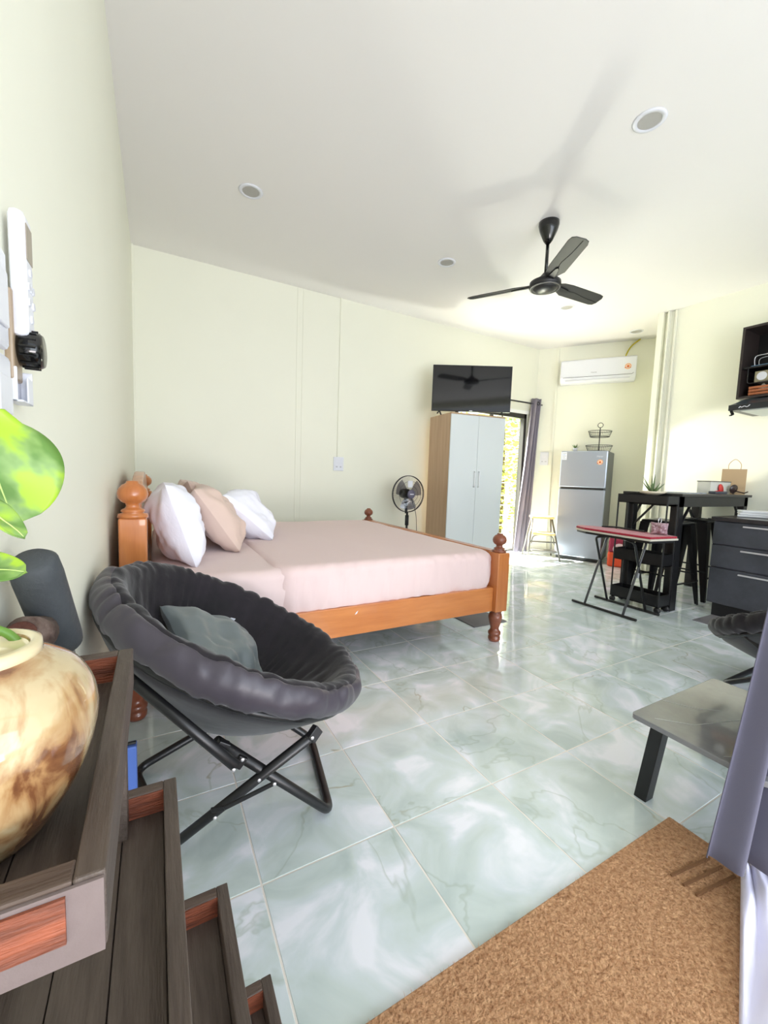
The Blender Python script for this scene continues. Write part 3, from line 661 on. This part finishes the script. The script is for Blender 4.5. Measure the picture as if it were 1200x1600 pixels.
# ------------------------------------------------------------------ ironing board
ib=thing('ironing_board','small ironing board with crimson towel cover on crossed black legs','ironing board',(3.46,2.06,0))
for x in(3.295,3.62): obj('floor_bar',MB().tube([(x,1.79,.012),(x,2.36,.012)],.011,8),BLACK,ib,world=True)
IZ=.655
for s,(xa,xb) in enumerate(((3.295,3.55),(3.62,3.38))):
    for y in(1.90,2.24):
        ya=y; yt=4.14-y
        obj('leg',MB().tube(fillet([(xa,y,.012),(xb,y+(.0),IZ-.05),(xb,y+(.1 if y<2 else -.1),IZ-.03)],.03,4),.010,8),BLACK if s else mat('grey_leg_tube',(90,90,92),.3,.6),ib,world=True,smooth=True)
    obj('joint_sleeve',MB().tube([(3.457,1.90,.31),(3.46,1.90,.35)],.013,8),CHROME,ib,world=True)
def board(z,t,g,name,m,**k):
    c=[(1.74-g,-.17-g),(1.70-g,.15+g),(1.78,.17+g),(2.25,.16+g),(2.42,.10+g),(2.50+g,.0),(2.45,-.08-g),(2.32,-.14-g),(1.82,-.17-g)]
    pts=[(3.47+b,a) for a,b in c]
    obj(name,MB().prism([p for p in pts][::-1],z,z+t),m,ib,world=True,**k)
board(IZ-.03,.02,-.02,'board_frame',BLACK); board(IZ-.01,.015,0,'pad',mat('cream_pad',(214,206,192),.9),bevel=.004); board(IZ+.005,.018,-.006,'towel_cover',RED,bevel=.007)
st=obj('strap',MB().tube(bez([(3.58,2.32,.682),(3.60,2.2,.69),(3.61,2.05,.684),(3.58,1.94,.688)]),.008,6),PLBLACK,smooth=True); tag(st,'black strap lying on the crimson ironing board cover','strap')
po=thing('patterned_pouch','small pink and white patterned pouch on the ironing board towel','pouch',(3.56,1.82,.677))
obj('pouch_body',pillow(.12,.10,.09,3),mat('pink_pattern',(214,190,196),.8,c2=(120,70,84),vscale=60),po,smooth=True); po.children[0].location=(0,0,.05); po.children[0].rotation_euler=(R(80),0,R(-60))
obj('clasp',MB().ring((0,0,.115),.022,.003,16,6,Matrix.Rotation(R(90),3,'X')),CHROME,po)
# ------------------------------------------------------------------ kitchen drawers
KX,KY=4.06,1.655
kb=thing('kitchen_cabinet','slate grey kitchen drawer unit with three chrome handles','cabinet',(4.6,.9,0))
obj('plinth',wbb((KX+.06,-1.2,0),(5.16,KY-.02,.115)),PLBLACK,kb,world=True)
obj('carcass',wbb((KX+.02,-1.2,.115),(5.16,KY,.80)),CTRD,kb,world=True)
for z0,z1 in((.115,.415),(.42,.605),(.61,.80)):
    for k,(y0,y1) in enumerate(((.85,KY),(.04,.847))):
        d=obj('drawer',wbb((KX,y0+.002,z0+.003),(KX+.02,y1,z1-.003)),CTRD,kb,world=True,bevel=.002)
        obj('handle',MB().beam((KX-.014,y0+.12,z1-.028),(KX-.014,y1-.20,z1-.028),.016,.012),CHROME,d,world=True,bevel=.002)
wt=obj('worktop',wbb((KX-.02,-1.2,.802),(5.16,KY+.015,.835)),CTRT,bevel=.003); tag(wt,'black speckled kitchen worktop over the slate drawers','worktop')
cl=thing('folded_cloths','stack of folded white cloths on the corner of the kitchen worktop','cloth',(4.42,1.50,.836),R(20))
WC=mat('white_cloth',(226,228,232),.9,bump=.4,bscale=20)
for k in range(3): obj('cloth_fold',MB().box((0.01*k,.006*k,.009+.018*k),(.22-.02*k,.26-.02*k,.017),R(5*k)),WC,cl,bevel=.006)
hob=obj('cooktop',wbb((4.2,.75,.836),(4.75,1.36,.846)),GBLACK,bevel=.003); tag(hob,'black glass cooktop set on the worktop','cooktop')
kt=thing('kettle','black round kettle standing on the cooktop at the right edge','kettle',(4.30,1.19,.846))
obj('kettle_body',MB().lathe([(.06,0),(.07,.01),(.066,.10),(.05,.15),(.055,.165),(.001,.17)],n=28),GBLACK,kt,smooth=True)
obj('spout',MB().tube([(-.05,.02,.11),(-.075,.05,.15)],[.016,.008],8),GBLACK,kt); obj('handle',MB().tube(bez([(.05,-.03,.13),(.1,-.06,.12),(.1,-.06,.05),(.06,-.03,.03)]),.008,8),GBLACK,kt,smooth=True)
# wall cabinet
wc=thing('wall_cabinet','open black wall cabinet with shelves above the range hood','cabinet',(4.98,1.3,0))
CX=4.84;CY=1.905;z0,z1=1.915,2.575
BK=mat('black_laminate',(22,21,22),.35); BR=mat('dark_brown_edge',(46,38,36),.4)
obj('back_panel',wbb((5.145,-.3,z0),(5.16,CY,z1)),BK,wc,world=True)
for a,b in(((CX,CY-.02,z0),(5.145,CY,z1)),((CX,-.3,z1-.02),(5.145,CY-.02,z1)),((CX,-.3,z0),(5.145,CY-.02,z0+.02)),((CX,.9,z0+.02),(5.145,.92,z1-.02))): obj('panel',wbb(a,b),BR,wc,world=True)
obj('shelf',wbb((CX+.02,.92,2.19),(5.145,CY-.02,2.205)),BK,wc,world=True)
obj('wire_rack',MB().tube(fillet([(CX+.02,1.84,2.21),(CX+.02,1.84,2.05),(CX+.02,1.2,2.05)],.03,4),.005,6).tube([(CX+.02,1.84,2.10),(5.1,1.84,2.10)],.004,6),BLACK,wc,world=True)
gb=obj('storage_tin',wbb((CX+.05,1.2,2.062),(CX+.18,1.80,2.16)),mat('printed_grey_tin',(120,118,104),.4,c2=(170,160,120),vscale=14),bevel=.004); tag(gb,'grey printed storage tin in the middle of the wall cabinet','tin')
for k,(y,m_) in enumerate(((1.745,(220,222,226)),(1.63,(226,190,80)),(1.53,(210,214,222)))): obj('printed_label',MB().lathe([(.038,0),(.038,.002),(.001,.002)],(CX+.0495,y,2.112),18,Matrix.Rotation(R(-90),3,'Y')),mat('label_%d'%k,m_,.5),gb)
dr2=thing('dish_rack','small chrome dish rack with glasses on a blue tray in the cabinet','rack',(4.96,1.71,2.206))
obj('tray',MB().bb((-.08,-.12,0),(.08,.12,.01)),mat('blue_tray',(90,130,160),.4),dr2)
obj('rack_wire',MB().tube(bez([(-.06,.1,.01),(-.06,.1,.09),(-.06,.03,.10),(-.06,-.02,.09),(-.06,-.03,.01)]),.004,6).tube(bez([(.04,.1,.01),(.04,.1,.09),(.04,.0,.10),(.04,-.08,.09),(.04,-.1,.01)]),.004,6).tube([(-.06,-.08,.10),(0,0,.16),(.03,-.08,.17)],.004,6),CHROME,dr2,smooth=True)
gl=glassmat('clear_glass',(210,215,215),.05,.25)
for y in(.0,-.06): obj('glass',MB().lathe([(.02,.012),(.028,.09),(.026,.09),(.018,.014)],(-.01,y,0),16),gl,dr2,smooth=True)
sk=thing('switch_block','small white socket block on the upper inside of the wall cabinet','socket',(5.09,1.72,2.40)); obj('block',MB().bb((-.015,-.05,0),(.05,.05,.07)),WHITEP,sk,bevel=.003); obj('button',MB().bb((-.018,-.03,.02),(-.014,-.005,.05)),mat('grey_button',(170,170,165),.5),sk)
cr=thing('wooden_crate','orange-brown slatted wooden crate on the lowest cabinet shelf','crate',(4.95,1.57,1.936)); 
for k in range(3): obj('slat',MB().bb((-.07,-.22,.012+.028*k),(-.062,.26,.032+.028*k)),mat('orange_crate_wood',(170,100,60),.6),cr); 
for k in range(3): obj('slat',MB().bb((.062,-.22,.012+.028*k),(.07,.26,.032+.028*k)),cr.children[0].data.materials[0],cr)
obj('end_board',MB().bb((-.062,.25,0),(.062,.26,.09)),cr.children[0].data.materials[0],cr); obj('end_board',MB().bb((-.062,-.22,0),(.062,-.21,.09)),cr.children[0].data.materials[0],cr)
obj('crate_floor',MB().bb((-.062,-.21,0),(.062,.25,.008)),cr.children[0].data.materials[0],cr)
for k,y in enumerate((.17,.05,-.07)):
    g=obj('garlic_bulb',MB().lathe([(.001,0),(.03,.008),(.036,.03),(.02,.05),(.005,.07)],(0,0,0),14),mat('cream_bulb',(210,200,180),.6),smooth=True); g.location=(4.93,1.57+y,1.98)
    tag(g,'pale garlic bulb in the wooden crate, %s'%('nearest the cabinet side','second from the cabinet side','third from the cabinet side')[k],'garlic','bulbs in the crate')
hd=thing('range_hood','slim black range hood with slanted blue grey top under the wall cabinet','range hood',(4.9,1.4,1.78))
obj('canopy',MB().add([(4.66,1.875,1.835),(4.66,.9,1.835),(5.16,.9,1.835),(5.16,1.875,1.835),(4.84,1.84,1.905),(4.84,.9,1.905),(5.16,.9,1.905),(5.16,1.84,1.905)],[(0,1,5,4),(1,2,6,5),(2,3,7,6),(3,0,4,7),(4,5,6,7),(0,3,2,1)]),mat('blue_grey_steel',(70,90,104),.3,.6),hd,world=True)
obj('front_band',wbb((4.65,.9,1.785),(5.16,1.88,1.835)),mat('hood_black',(36,38,40),.35),hd,world=True,bevel=.002)
obj('filter_panel',wbb((4.68,.92,1.775),(5.14,1.80,1.785)),mat('hood_filter_white',(200,206,204),.4,.3),hd,world=True)
obj('visor_arm',MB().beam((4.66,1.86,1.785),(4.70,1.86,1.755),.02,.012).beam((4.70,1.86,1.755),(4.655,1.86,1.74),.02,.008),BLACK,hd,world=True)
obj('maker_mark',MB().tube(bez([(-.2515,.40,.022),(-.2515,.39,.034),(-.2515,.38,.026),(-.2515,.36,.034),(-.2515,.34,.026),(-.2515,.32,.042)]),.003,6),WHITEP,hd,smooth=True)
# ------------------------------------------------------------------ ceiling fan
cf=thing('ceiling_fan','black three-blade ceiling fan hanging on a rod','ceiling fan',(2.667,2.354,H))
obj('canopy',MB().lathe([(.075,0),(.076,-.02),(.066,-.06),(.035,-.13),(.016,-.155)][::-1],n=32),GBLACK,cf,smooth=True)
obj('down_rod',MB().tube([(0,0,-.14),(0,0,-.40)],.013,12),GBLACK,cf,smooth=True)
obj('motor',MB().lathe([(.02,-.37),(.045,-.40),(.085,-.425),(.115,-.44),(.118,-.475),(.10,-.485)][::-1],n=36),PLBLACK,cf,smooth=True)
obj('motor_cap',MB().lathe([(.001,-.512),(.06,-.506),(.085,-.492),(.092,-.478)],n=36),mat('dark_grey_cap',(52,52,52),.3,.3),cf,smooth=True)
obj('trim_ring',MB().ring((0,0,-.482),.108,.006,40,6),CHROME if False else mat('grey_ring',(90,90,90),.3,.6),cf)
for k,an in enumerate((120,240,-3)):
    Mr=Matrix.Translation((0,0,-.448))@Matrix.Rotation(R(an),4,'Z')@Matrix.Rotation(R(-14),4,'X')
    pts=[(.10,-.035),(.16,-.058),(.24,-.066),(.56,-.064),(.60,-.056),(.618,-.03),(.62,.03),(.605,.056),(.57,.066),(.22,.066),(.15,.04),(.10,.03)]
    b=obj('blade',MB().prism(pts,-.003,.003,Mr),FANG,cf,bevel=.002)
    obj('blade_rib',MB().tube([Mr@Vector(v) for v in bez([(.12,-.01,-.004),(.2,.02,-.004),(.3,-.005,-.004),(.45,.012,-.004),(.6,.02,-.004)])],.0022,5),BLACK,b)
    obj('blade_arm',MB().prism([(.08,-.028),(.24,-.012),(.26,.0),(.24,.012),(.08,.028)],-.012,-.003,Mr),BLACK,b)
# ceiling lights
LG='round recessed ceiling lights'
def light(loc,label):
    l=thing('ceiling_light',label,'ceiling light',loc,0,LG)
    obj('trim_ring',MB().lathe([(.058,-.002),(.060,-.007),(.078,-.006),(.084,0)],n=40),WHITEP,l,smooth=True); obj('diffuser',MB().lathe([(.058,-.004),(.001,-.004)],n=40),mat('frosted_diffuser',(244,242,236),.5),l)
    return l
l1=light((.616,3.221,H),'round recessed light above the head of the bed, at the far left')
for p_,s_ in(((2.378,1.459),'round recessed light nearest the camera at upper right, largest'),((2.371,3.248),'round recessed light above the foot of the bed, left of the fan'),((4.111,3.294),'round recessed light just below the ceiling fan hub'),((5.48,3.30),'round recessed light nearest the air conditioner')): dup(l1,(p_[0],p_[1],H),0,s_)
# ------------------------------------------------------------------ mats
mm=obj('grey_floor_mat',MB().box((2.17,2.42,.004),(.32,.42,.006),R(0)),GREYMAT,bevel=.002); mm.name='floor_mat'; tag(mm,'grey rubber mat on the tiles under the foot of the bed','mat')
km=obj('floor_mat',MB().bb((3.78,.85,.001),(4.10,1.62,.007)),GREYMAT,bevel=.002); tag(km,'thin grey mat in front of the kitchen drawers','mat')
dm=thing('doormat','large brown coir doormat in the foreground','mat',(.8,.3,0))
obj('mat_base',MB().bb((-.62,-.30,.001),(.64,.325,.012)),COIR,dm,bevel=.003)
fb=MB()
random.seed(9)
for _ in range(26000):
    x=random.uniform(-.615,.635);y=random.uniform(-.1,.322); a=random.random()*2*PI; e=random.uniform(.2,1.1); L=random.uniform(.006,.013)
    d=Vector((math.cos(a)*math.cos(e),math.sin(a)*math.cos(e),math.sin(e)))*L; s_=Vector((-math.sin(a),math.cos(a),0))*.0006; c=Vector((x,y,.011))
    fb.add([c-s_,c+s_,c+d],[(0,1,2)])
q=obj('coir_fibre',fb,COIR,dm); q['kind']='stuff'
for k in range(4): obj('pressed_line',MB().box((.50-.0*k,.20-.03*k,.0145),(.16,.006,.006),R(-8)),mat('dark_coir',(120,84,54),1),dm) if k<3 else None
# ------------------------------------------------------------------ coffee table (right)
tb=thing('coffee_table','low grey marble-look coffee table with splayed black legs','table',(1.72,.42,0))
def mtab():
    m=mat('grey_marble_top',(132,132,134),.12,c2=(104,106,110),vscale=5,detail=8,coat=.8); n=m.node_tree
    return m
TT=mtab()
c=[(1.41,.757),(1.985,.757),(1.985,.39),(1.41,.39)]
def rc(c,r,n=4):
    P=[Vector((x,y,0)) for x,y in c]; out=[]
    for i in range(len(P)):
        a=(P[i-1]-P[i]).normalized();b=(P[(i+1)%len(P)]-P[i]).normalized()
        for k in range(n+1):
            t=k/n; q=(P[i]+a*r)*(1-t)**2+P[i]*2*t*(1-t)+(P[i]+b*r)*t*t; out.append((q.x,q.y))
    return out
obj('tabletop',MB().prism(rc(c,.02)[::-1],.283,.3),TT,tb,world=True,bevel=.002)
VN=mat('white_vein',(190,192,192),.2)
def vein(p): 
    obj('vein',MB().tube([(x,y,.3002) for x,y in p],.0009,4),VN,tb,world=True)
vein([(1.45,.70),(1.53,.62),(1.75,.55),(1.97,.52)]); vein([(1.43,.50),(1.5,.46),(1.62,.47),(1.78,.42)]); vein([(1.6,.75),(1.66,.66),(1.72,.62)]); vein([(1.43,.45),(1.47,.42),(1.55,.44),(1.6,.41)])
for x,y,dx,dy in((1.475,.69,-.01,.03),(1.92,.69,.02,.03),(1.475,.46,-.01,-.03),(1.92,.46,.03,-.03)):
    obj('leg',MB().prism([(-.03,-.02),(.03,-.02),(.03,.02),(-.03,.02)],0,1,Matrix(((.75,0,-dx,x+dx),(0,1,-dy,y+dy),(0,0,.283,0),(0,0,0,1)))),BLACK,tb,world=True,bevel=.002)
# ------------------------------------------------------------------ near curtain (right)
def nc(u,v):
    # tied curtain: the edge sweeps up and away to the right, the hem hangs just above the mat
    k=.85; h=1-v
    x=1.41+1.40*h+u*.62*(1-.2*v); y=.485+.26*h-u*.24
    w=math.sin(u*2*PI*6.2+.9+.8*h)*(.026)+.4*noise.noise(Vector((u*4,v*1.5,3)))*.03
    return Vector((x*k+w*.5,y*k+w,1.075*(1-k)+1.45*h*k-.02))
nq=obj('curtain',MB().grid(nc,120,40),CURT,smooth=True,solid=.003); tag(nq,'grey purple curtain hanging at the right edge in the foreground','curtain')
def sh(u,v):
    A=Vector((1.385,.418,.02));B_=Vector((1.56,.43,.02));C_=Vector((.955,.262,.02)); E_=Vector((1.30,.11,.02))
    p=(A*(1-u)+B_*u)*(1-v)+(C_*(1-u)+E_*u)*v
    e=.018+.022*abs(math.sin(u*9+v*3))*(1-.4*v)+noise.noise(Vector((u*5,v*5,1)))*.012
    if u<.02 or v<.02: e=.014
    return p+Vector((0,0,e-.008))
wq=obj('cloth',MB().grid(sh,50,50),mat('pale_lilac_cloth',(226,224,248),.8,sheen=.3),smooth=True,solid=.002); tag(wq,'pale lilac white cloth bunched on the doormat below the grey curtain','cloth')

# ------------------------------------------------------------------ stepped shelf (left foreground)
sf=thing('stepped_shelf','dark wooden stepped shelf with four shallow framed trays at lower left','shelf',(-.07,.4,0))
random.seed(3)
XW=-.158
def tray(z,x1,y0,y1,rim=.017,hh=.05,step=0,front=None):
    x0=XW
    yy=y1
    pl=[]
    tr=obj('tray',MB().bb((x0+rim,y0+rim,z-hh),(x1-rim,y1-rim,z-hh+.010)),DKWOOD,sf,world=True)
    nb=3 if step==1 else 2
    wdt=(x1-x0-2*rim)/nb
    for k in range(nb):
        obj('plank',MB().bb((x0+rim+wdt*k+.0006,y0+rim,z-hh+.010),(x0+rim+wdt*(k+1)-.0006,y1-rim,z-hh+.016+.001*(k%2))),DKWOOD,tr,world=True,bevel=.0008)
    obj('rail',MB().bb((x1-rim,y0,z-hh),(x1,y1,z)),DKWOOD,tr,world=True,bevel=.0015)
    obj('rail',MB().bb((x0,y0,z-hh),(x0+rim,y1,z)),DKWOOD,tr,world=True,bevel=.0015)
    obj('rail',MB().bb((x0+rim,y1-rim,z-hh),(x1-rim,y1,z)),DKWOODX,tr,world=True,bevel=.0015)
    obj('worn_inner_strip',MB().bb((x0+rim,y1-rim-.002,z-hh+.017),(x1-rim,y1-rim,z-.002)),ORWOOD,tr,world=True,label='worn reddish inner face of the rail')
    obj('rail',MB().bb((x0+rim,y0,z-hh),(x1-rim,y0+rim,z)),DKWOODX,tr,world=True,bevel=.0015)
    return tr
t1=tray(.825,-.030,.287,.65,hh=.052)
obj('bleached_edge',MB().bb((-.158,.2845,.773),(-.031,.287,.822)),GREYW,t1,world=True,label='pale bleached front face'); obj('worn_patch',MB().bb((-.15,.2825,.789),(-.050,.2848,.819)),ORWOOD,t1,world=True,label='orange worn patch on the front face')
tray(.617,.0215,.10,.65,step=1); tray(.41,.094,.10,.65,step=2); tray(.201,.166,.10,.65,step=3)
for x,z in((-.05,.773),(.002,.567),(.074,.36),(.146,.151)):
    for y in(.12,.62):
        if x==-.05 and y<.3: continue
        obj('upright',MB().bb((x-.012,y-.02,0 if z<.2 else 0),(x+.012,y+.01,z)),DKWOOD,sf,world=True)
# ------------------------------------------------------------------ vase with pothos
VC=(-.118,.395,.790)
def vasemat():
    m=bpy.data.materials.new('swirled_polished_wood'); m.use_nodes=True; N=m.node_tree;L=N.links;b=N.nodes['Principled BSDF']
    tc=N.nodes.new('ShaderNodeTexCoord'); mp=N.nodes.new('ShaderNodeMapping'); mp.inputs['Scale'].default_value=(1.6,1.6,.7); mp.inputs['Rotation'].default_value=(.2,.35,0); L.new(tc.outputs['Object'],mp.inputs[0])
    t=N.nodes.new('ShaderNodeTexNoise'); t.inputs['Scale'].default_value=13; t.inputs['Detail'].default_value=9; t.inputs['Distortion'].default_value=1.6; L.new(mp.outputs[0],t.inputs['Vector'])
    r=N.nodes.new('ShaderNodeValToRGB'); e=r.color_ramp.elements; e[0].position=.30; e[0].color=lin((84,50,34)); e[1].position=.62; e[1].color=lin((196,176,138))
    for p_,c_ in((.39,(116,76,48)),(.45,(158,120,80)),(.53,(180,150,108))): q=e.new(p_); q.color=lin(c_)
    L.new(t.outputs['Fac'],r.inputs[0]); L.new(r.outputs[0],b.inputs['Base Color']); b.inputs['Roughness'].default_value=.15; b.inputs['Coat Weight'].default_value=.8; b.inputs['Coat Roughness'].default_value=.05
    return m
va=thing('vase','large glossy swirled cream and brown wooden vase holding a leafy plant','vase',VC)
prof=[(.035,0),(.046,.012),(.064,.045),(.074,.08),(.073,.105),(.063,.125),(.048,.137),(.040,.143),(.037,.149),(.033,.149),(.031,.143),(.036,.128),(.05,.10),(.05,.06),(.001,.05)]
b=MB(); P=bez([(a,z,0) for a,z in prof],3); b.lathe([(max(q.x,.0005),q.y) for q in P],n=64); VM=vasemat()
obj('vase_body',b,VM,va,smooth=True)
obj('vase_rim',MB().lathe([(.0405,.141),(.0395,.150),(.0345,.1515),(.031,.146)],n=64),mat('cream_polished_rim',(216,202,164),.2,coat=.6),va,smooth=True)
obj('potting_soil',MB().lathe([(.031,.12),(.001,.124)],n=24),mat('dark_soil',(60,52,42),1,bump=1,bscale=300),va)
pl=thing('pothos_plant','variegated lime and green leafed plant growing out of the wooden vase','plant',(VC[0],VC[1],.91))
def leafmat():
    m=bpy.data.materials.new('variegated_leaf'); m.use_nodes=True;N=m.node_tree;L=N.links;b=N.nodes['Principled BSDF']
    tc=N.nodes.new('ShaderNodeTexCoord'); mp=N.nodes.new('ShaderNodeMapping'); mp.inputs['Scale'].default_value=(1,2.6,1); mp.inputs['Rotation'].default_value=(0,0,.4); L.new(tc.outputs['Object'],mp.inputs[0])
    t=N.nodes.new('ShaderNodeTexNoise'); t.inputs['Scale'].default_value=22; t.inputs['Detail'].default_value=3; L.new(mp.outputs[0],t.inputs['Vector'])
    r=N.nodes.new('ShaderNodeValToRGB'); e=r.color_ramp.elements; e[0].position=.42; e[0].color=lin((88,126,52)); e[1].position=.58; e[1].color=lin((150,184,44)); q=e.new(.5); q.color=lin((118,150,80))
    L.new(t.outputs['Fac'],r.inputs[0]); L.new(r.outputs[0],b.inputs['Base Color']); b.inputs['Roughness'].default_value=.35
    b.inputs['Subsurface Weight'].default_value=.15; b.inputs['Subsurface Radius'].default_value=(.003,.006,.002)
    return m
LM=leafmat(); STM=mat('plant_stem',(104,146,58),.4)
def leaf(M,L,Wd,cup=.12,name='leaf'):
    b=MB(); n=14
    def fn(u,v):
        t=v; s=(u*2-1)
        w=Wd*(max(0,4*t*(1-t))**.5)*(1.06-.12*t)
        x=s*w; y=L*t-.10*L*(abs(s)**2)*(1-t)**2*0; z=cup*L*(abs(s)**1.6)*.5-.12*L*t*t+.0012*math.sin(t*9+s*3)
        return M@Vector((x,y-(.10*L*abs(s) if t<.08 else 0),z))
    b.grid(fn,13,22)
    lf=obj(name,b,LM,pl,smooth=True,world=True,solid=.0006)
    obj('midrib',MB().tube([M@Vector((0,L*k/8,-.12*L*(k/8)**2+.0012*math.sin(k/8*9)+.0005)) for k in range(9)],[.0011*(1-k/9)+.0002 for k in range(9)],5),mat('pale_midrib',(190,214,130),.5),lf,world=True)
def lm(base,tip,normal):
    base=Vector(base);y=(Vector(tip)-base);L=y.length;y.normalize();z=Vector(normal);z=(z-y*z.dot(y)).normalized();x=y.cross(z)
    return Matrix(((x.x,y.x,z.x,base.x),(x.y,y.y,z.y,base.y),(x.z,y.z,z.z,base.z),(0,0,0,1))),L
def R3(u,v,t): return ray(u,v,t)
M_,L_=lm(R3(-42,652,.36),R3(24,812,.36),(.35,-.9,.25)); 
leaf(M_,L_*1.02,.050,.06)
M_,L_=lm(R3(-50,770,.33),R3(40,833,.33),(.2,-.6,.8)); leaf(M_,L_,.010,.1)
M_,L_=lm(R3(-80,885,.35),R3(34,888,.35),(.1,-.8,.6)); leaf(M_,L_,.015,.1)
obj('stem',MB().tube(bez([R3(48,1040,.335),R3(42,1022,.33),R3(15,992,.325),R3(-30,970,.32),R3(-90,900,.34),R3(-75,740,.36),R3(-42,652,.36)]),.0035,8),STM,pl,smooth=True,world=True)
obj('dry_root',MB().tube(bez([R3(5,1000,.33),R3(10,1020,.33),R3(6,1045,.34)]),.0012,6).tube(bez([R3(35,1020,.33),R3(25,1028,.33),R3(14,1036,.335)]),.0018,6),mat('dry_tan_root',(190,160,120),.7),pl,smooth=True,world=True)
def rayx(u,v,x):
    d=ray(u,v,1)-Vector((0,0,1.075)); return Vector((0,0,1.075))+d*(x/d.x)
# ------------------------------------------------------------------ grey padded handle and log leaning at wall
pd=thing('padded_handle','dark grey foam padded handle on a metal tube leaning against the left wall','handle',(-.12,.80,0))
a=rayx(50,873,-.132);b_=rayx(99,1008,-.118); n_=(b_-a).normalized()
obj('foam_pad',MB().tube([a,a+n_*.006,a+n_*.03,a+(b_-a)*.5,b_-n_*.02,b_-n_*.006,b_],[.019,.025,.0265,.026,.0255,.024,.018],24),mat('dark_grey_foam',(64,68,72),.65,bump=.15,bscale=90),pd,smooth=True,world=True)
obj('metal_tube',MB().tube([b_-n_*.01,Vector((-.09,.80,.42)),Vector((-.06,.85,.0))],.013,12),mat('grey_paint_tube',(130,132,134),.4,.4),pd,smooth=True,world=True)
lg=thing('driftwood_log','dark rough wood chunk behind the vase rim','wood',(-.13,.56,.775))
obj('log',MB().tube([rayx(35,990,-.14),rayx(62,990,-.13)],[.020,.022],18),mat('rough_dark_log',(72,50,42),.9,c2=(120,104,96),vscale=30,bump=1,bscale=50),lg,smooth=True,world=True)
obj('log_core',MB().lathe([(.015,0),(.015,.002),(.001,.003)],rayx(34,990,-.14),18,Matrix.Rotation(R(90),3,'X')),mat('dark_red_core',(84,48,38),.9,bump=1,bscale=90),lg,world=True)
blb=thing('blue_dustpan','blue plastic object standing on the floor behind the stepped shelf','container',(-.08,1.42,0))
obj('body',MB().prism([(-.05,-.02),(-.072+.05,-.02),(-.022,.02),(-.05,.02)],0,.205,Matrix.Translation((-.040,1.45,0))),mat('blue_plastic',(96,130,214),.4),blb,world=True,bevel=.005)
obj('rim',MB().tube([(-.090,1.45,.207),(-.064,1.45,.207)],.006,8),PLBLACK,blb,world=True)
# ------------------------------------------------------------------ switches, remote and knob on left wall
def swl(name,label,y0,y1,z0,z1,cat='switch'):
    s=thing(name,label,cat,(XL,(y0+y1)/2,(z0+z1)/2)); h=(z1-z0)/2;w=(y1-y0)/2
    obj('plate',MB().bb((0,-w,-h),(.012,w,h)),WHITEP,s,bevel=.006)
    return s,w,h
BRN=mat('brown_clear_cover',(160,140,116),.3)
s,w,h=swl('switch_plate','upper white switch plate with raised rocker at the left edge',.61,.69,1.212,1.33)
obj('rocker',MB().bb((.012,-w*.6,-h*.6),(.016,w*.6,h*.5)),WHITEP,s,bevel=.003)
s,w,h=swl('switch_plate','lower white switch plate below the black dial at the left edge',.61,.692,1.115,1.205)
obj('rocker',MB().bb((.012,-w*.6,-h*.6),(.016,w*.6,h*.4)),WHITEP,s,bevel=.003)
kn=thing('dimmer_dial','ribbed black control knob sticking out of the left wall','knob',(XL,.742,1.228),0)
MY=Matrix.Rotation(R(90),3,'Y')
obj('back_cover',MB().bb((0,-.03,-.045),(.010,.010,.07)),BRN,kn,bevel=.003)
obj('knob',MB().lathe([(.022,.010),(.024,.014),(.024,.030),(.021,.035),(.001,.036)],(0,0,0),28,MY),GBLACK,kn,smooth=True)
for k in range(14):
    a=2*PI*k/14; obj('ridge',MB().tube([(.013,.024*math.cos(a),.024*math.sin(a)),(.031,.024*math.cos(a),.024*math.sin(a))],.0018,5),GBLACK,kn)
rc_=thing('remote_control','white air conditioner remote control held on the left wall','remote',(XL,.738,1.325))
obj('case',MB().bb((.006,-.021,-.085),(.024,.021,.075)),WHITEP,rc_,bevel=.008)
obj('display',MB().bb((.024,-.014,.015),(.0248,.014,.06)),mat('taupe_display',(150,138,124),.3),rc_)
for k,(y,z) in enumerate(((0,.002),(-.010,-.018),(.010,-.018),(0,-.018),(-.010,-.038),(.010,-.038),(0,-.058))): obj('button',MB().lathe([(.0055,0),(.005,.002),(.001,.0022)],(.024,y,z),12,MY),mat('pale_button',(214,216,224),.5),rc_)
hl=thing('remote_holder','white wall holder cradle under the remote control','holder',(XL,.738,1.20))
obj('cradle',MB().bb((0,-.025,-.045),(.005,.025,.05)).bb((.005,-.025,-.045),(.012,-.022,.0)).bb((.005,.022,-.045),(.018,.025,.0)).bb((.005,-.025,-.045),(.018,.025,-.042)).bb((.016,-.0,-.045),(.018,.025,-.01)),WHITEP,hl,bevel=.002)
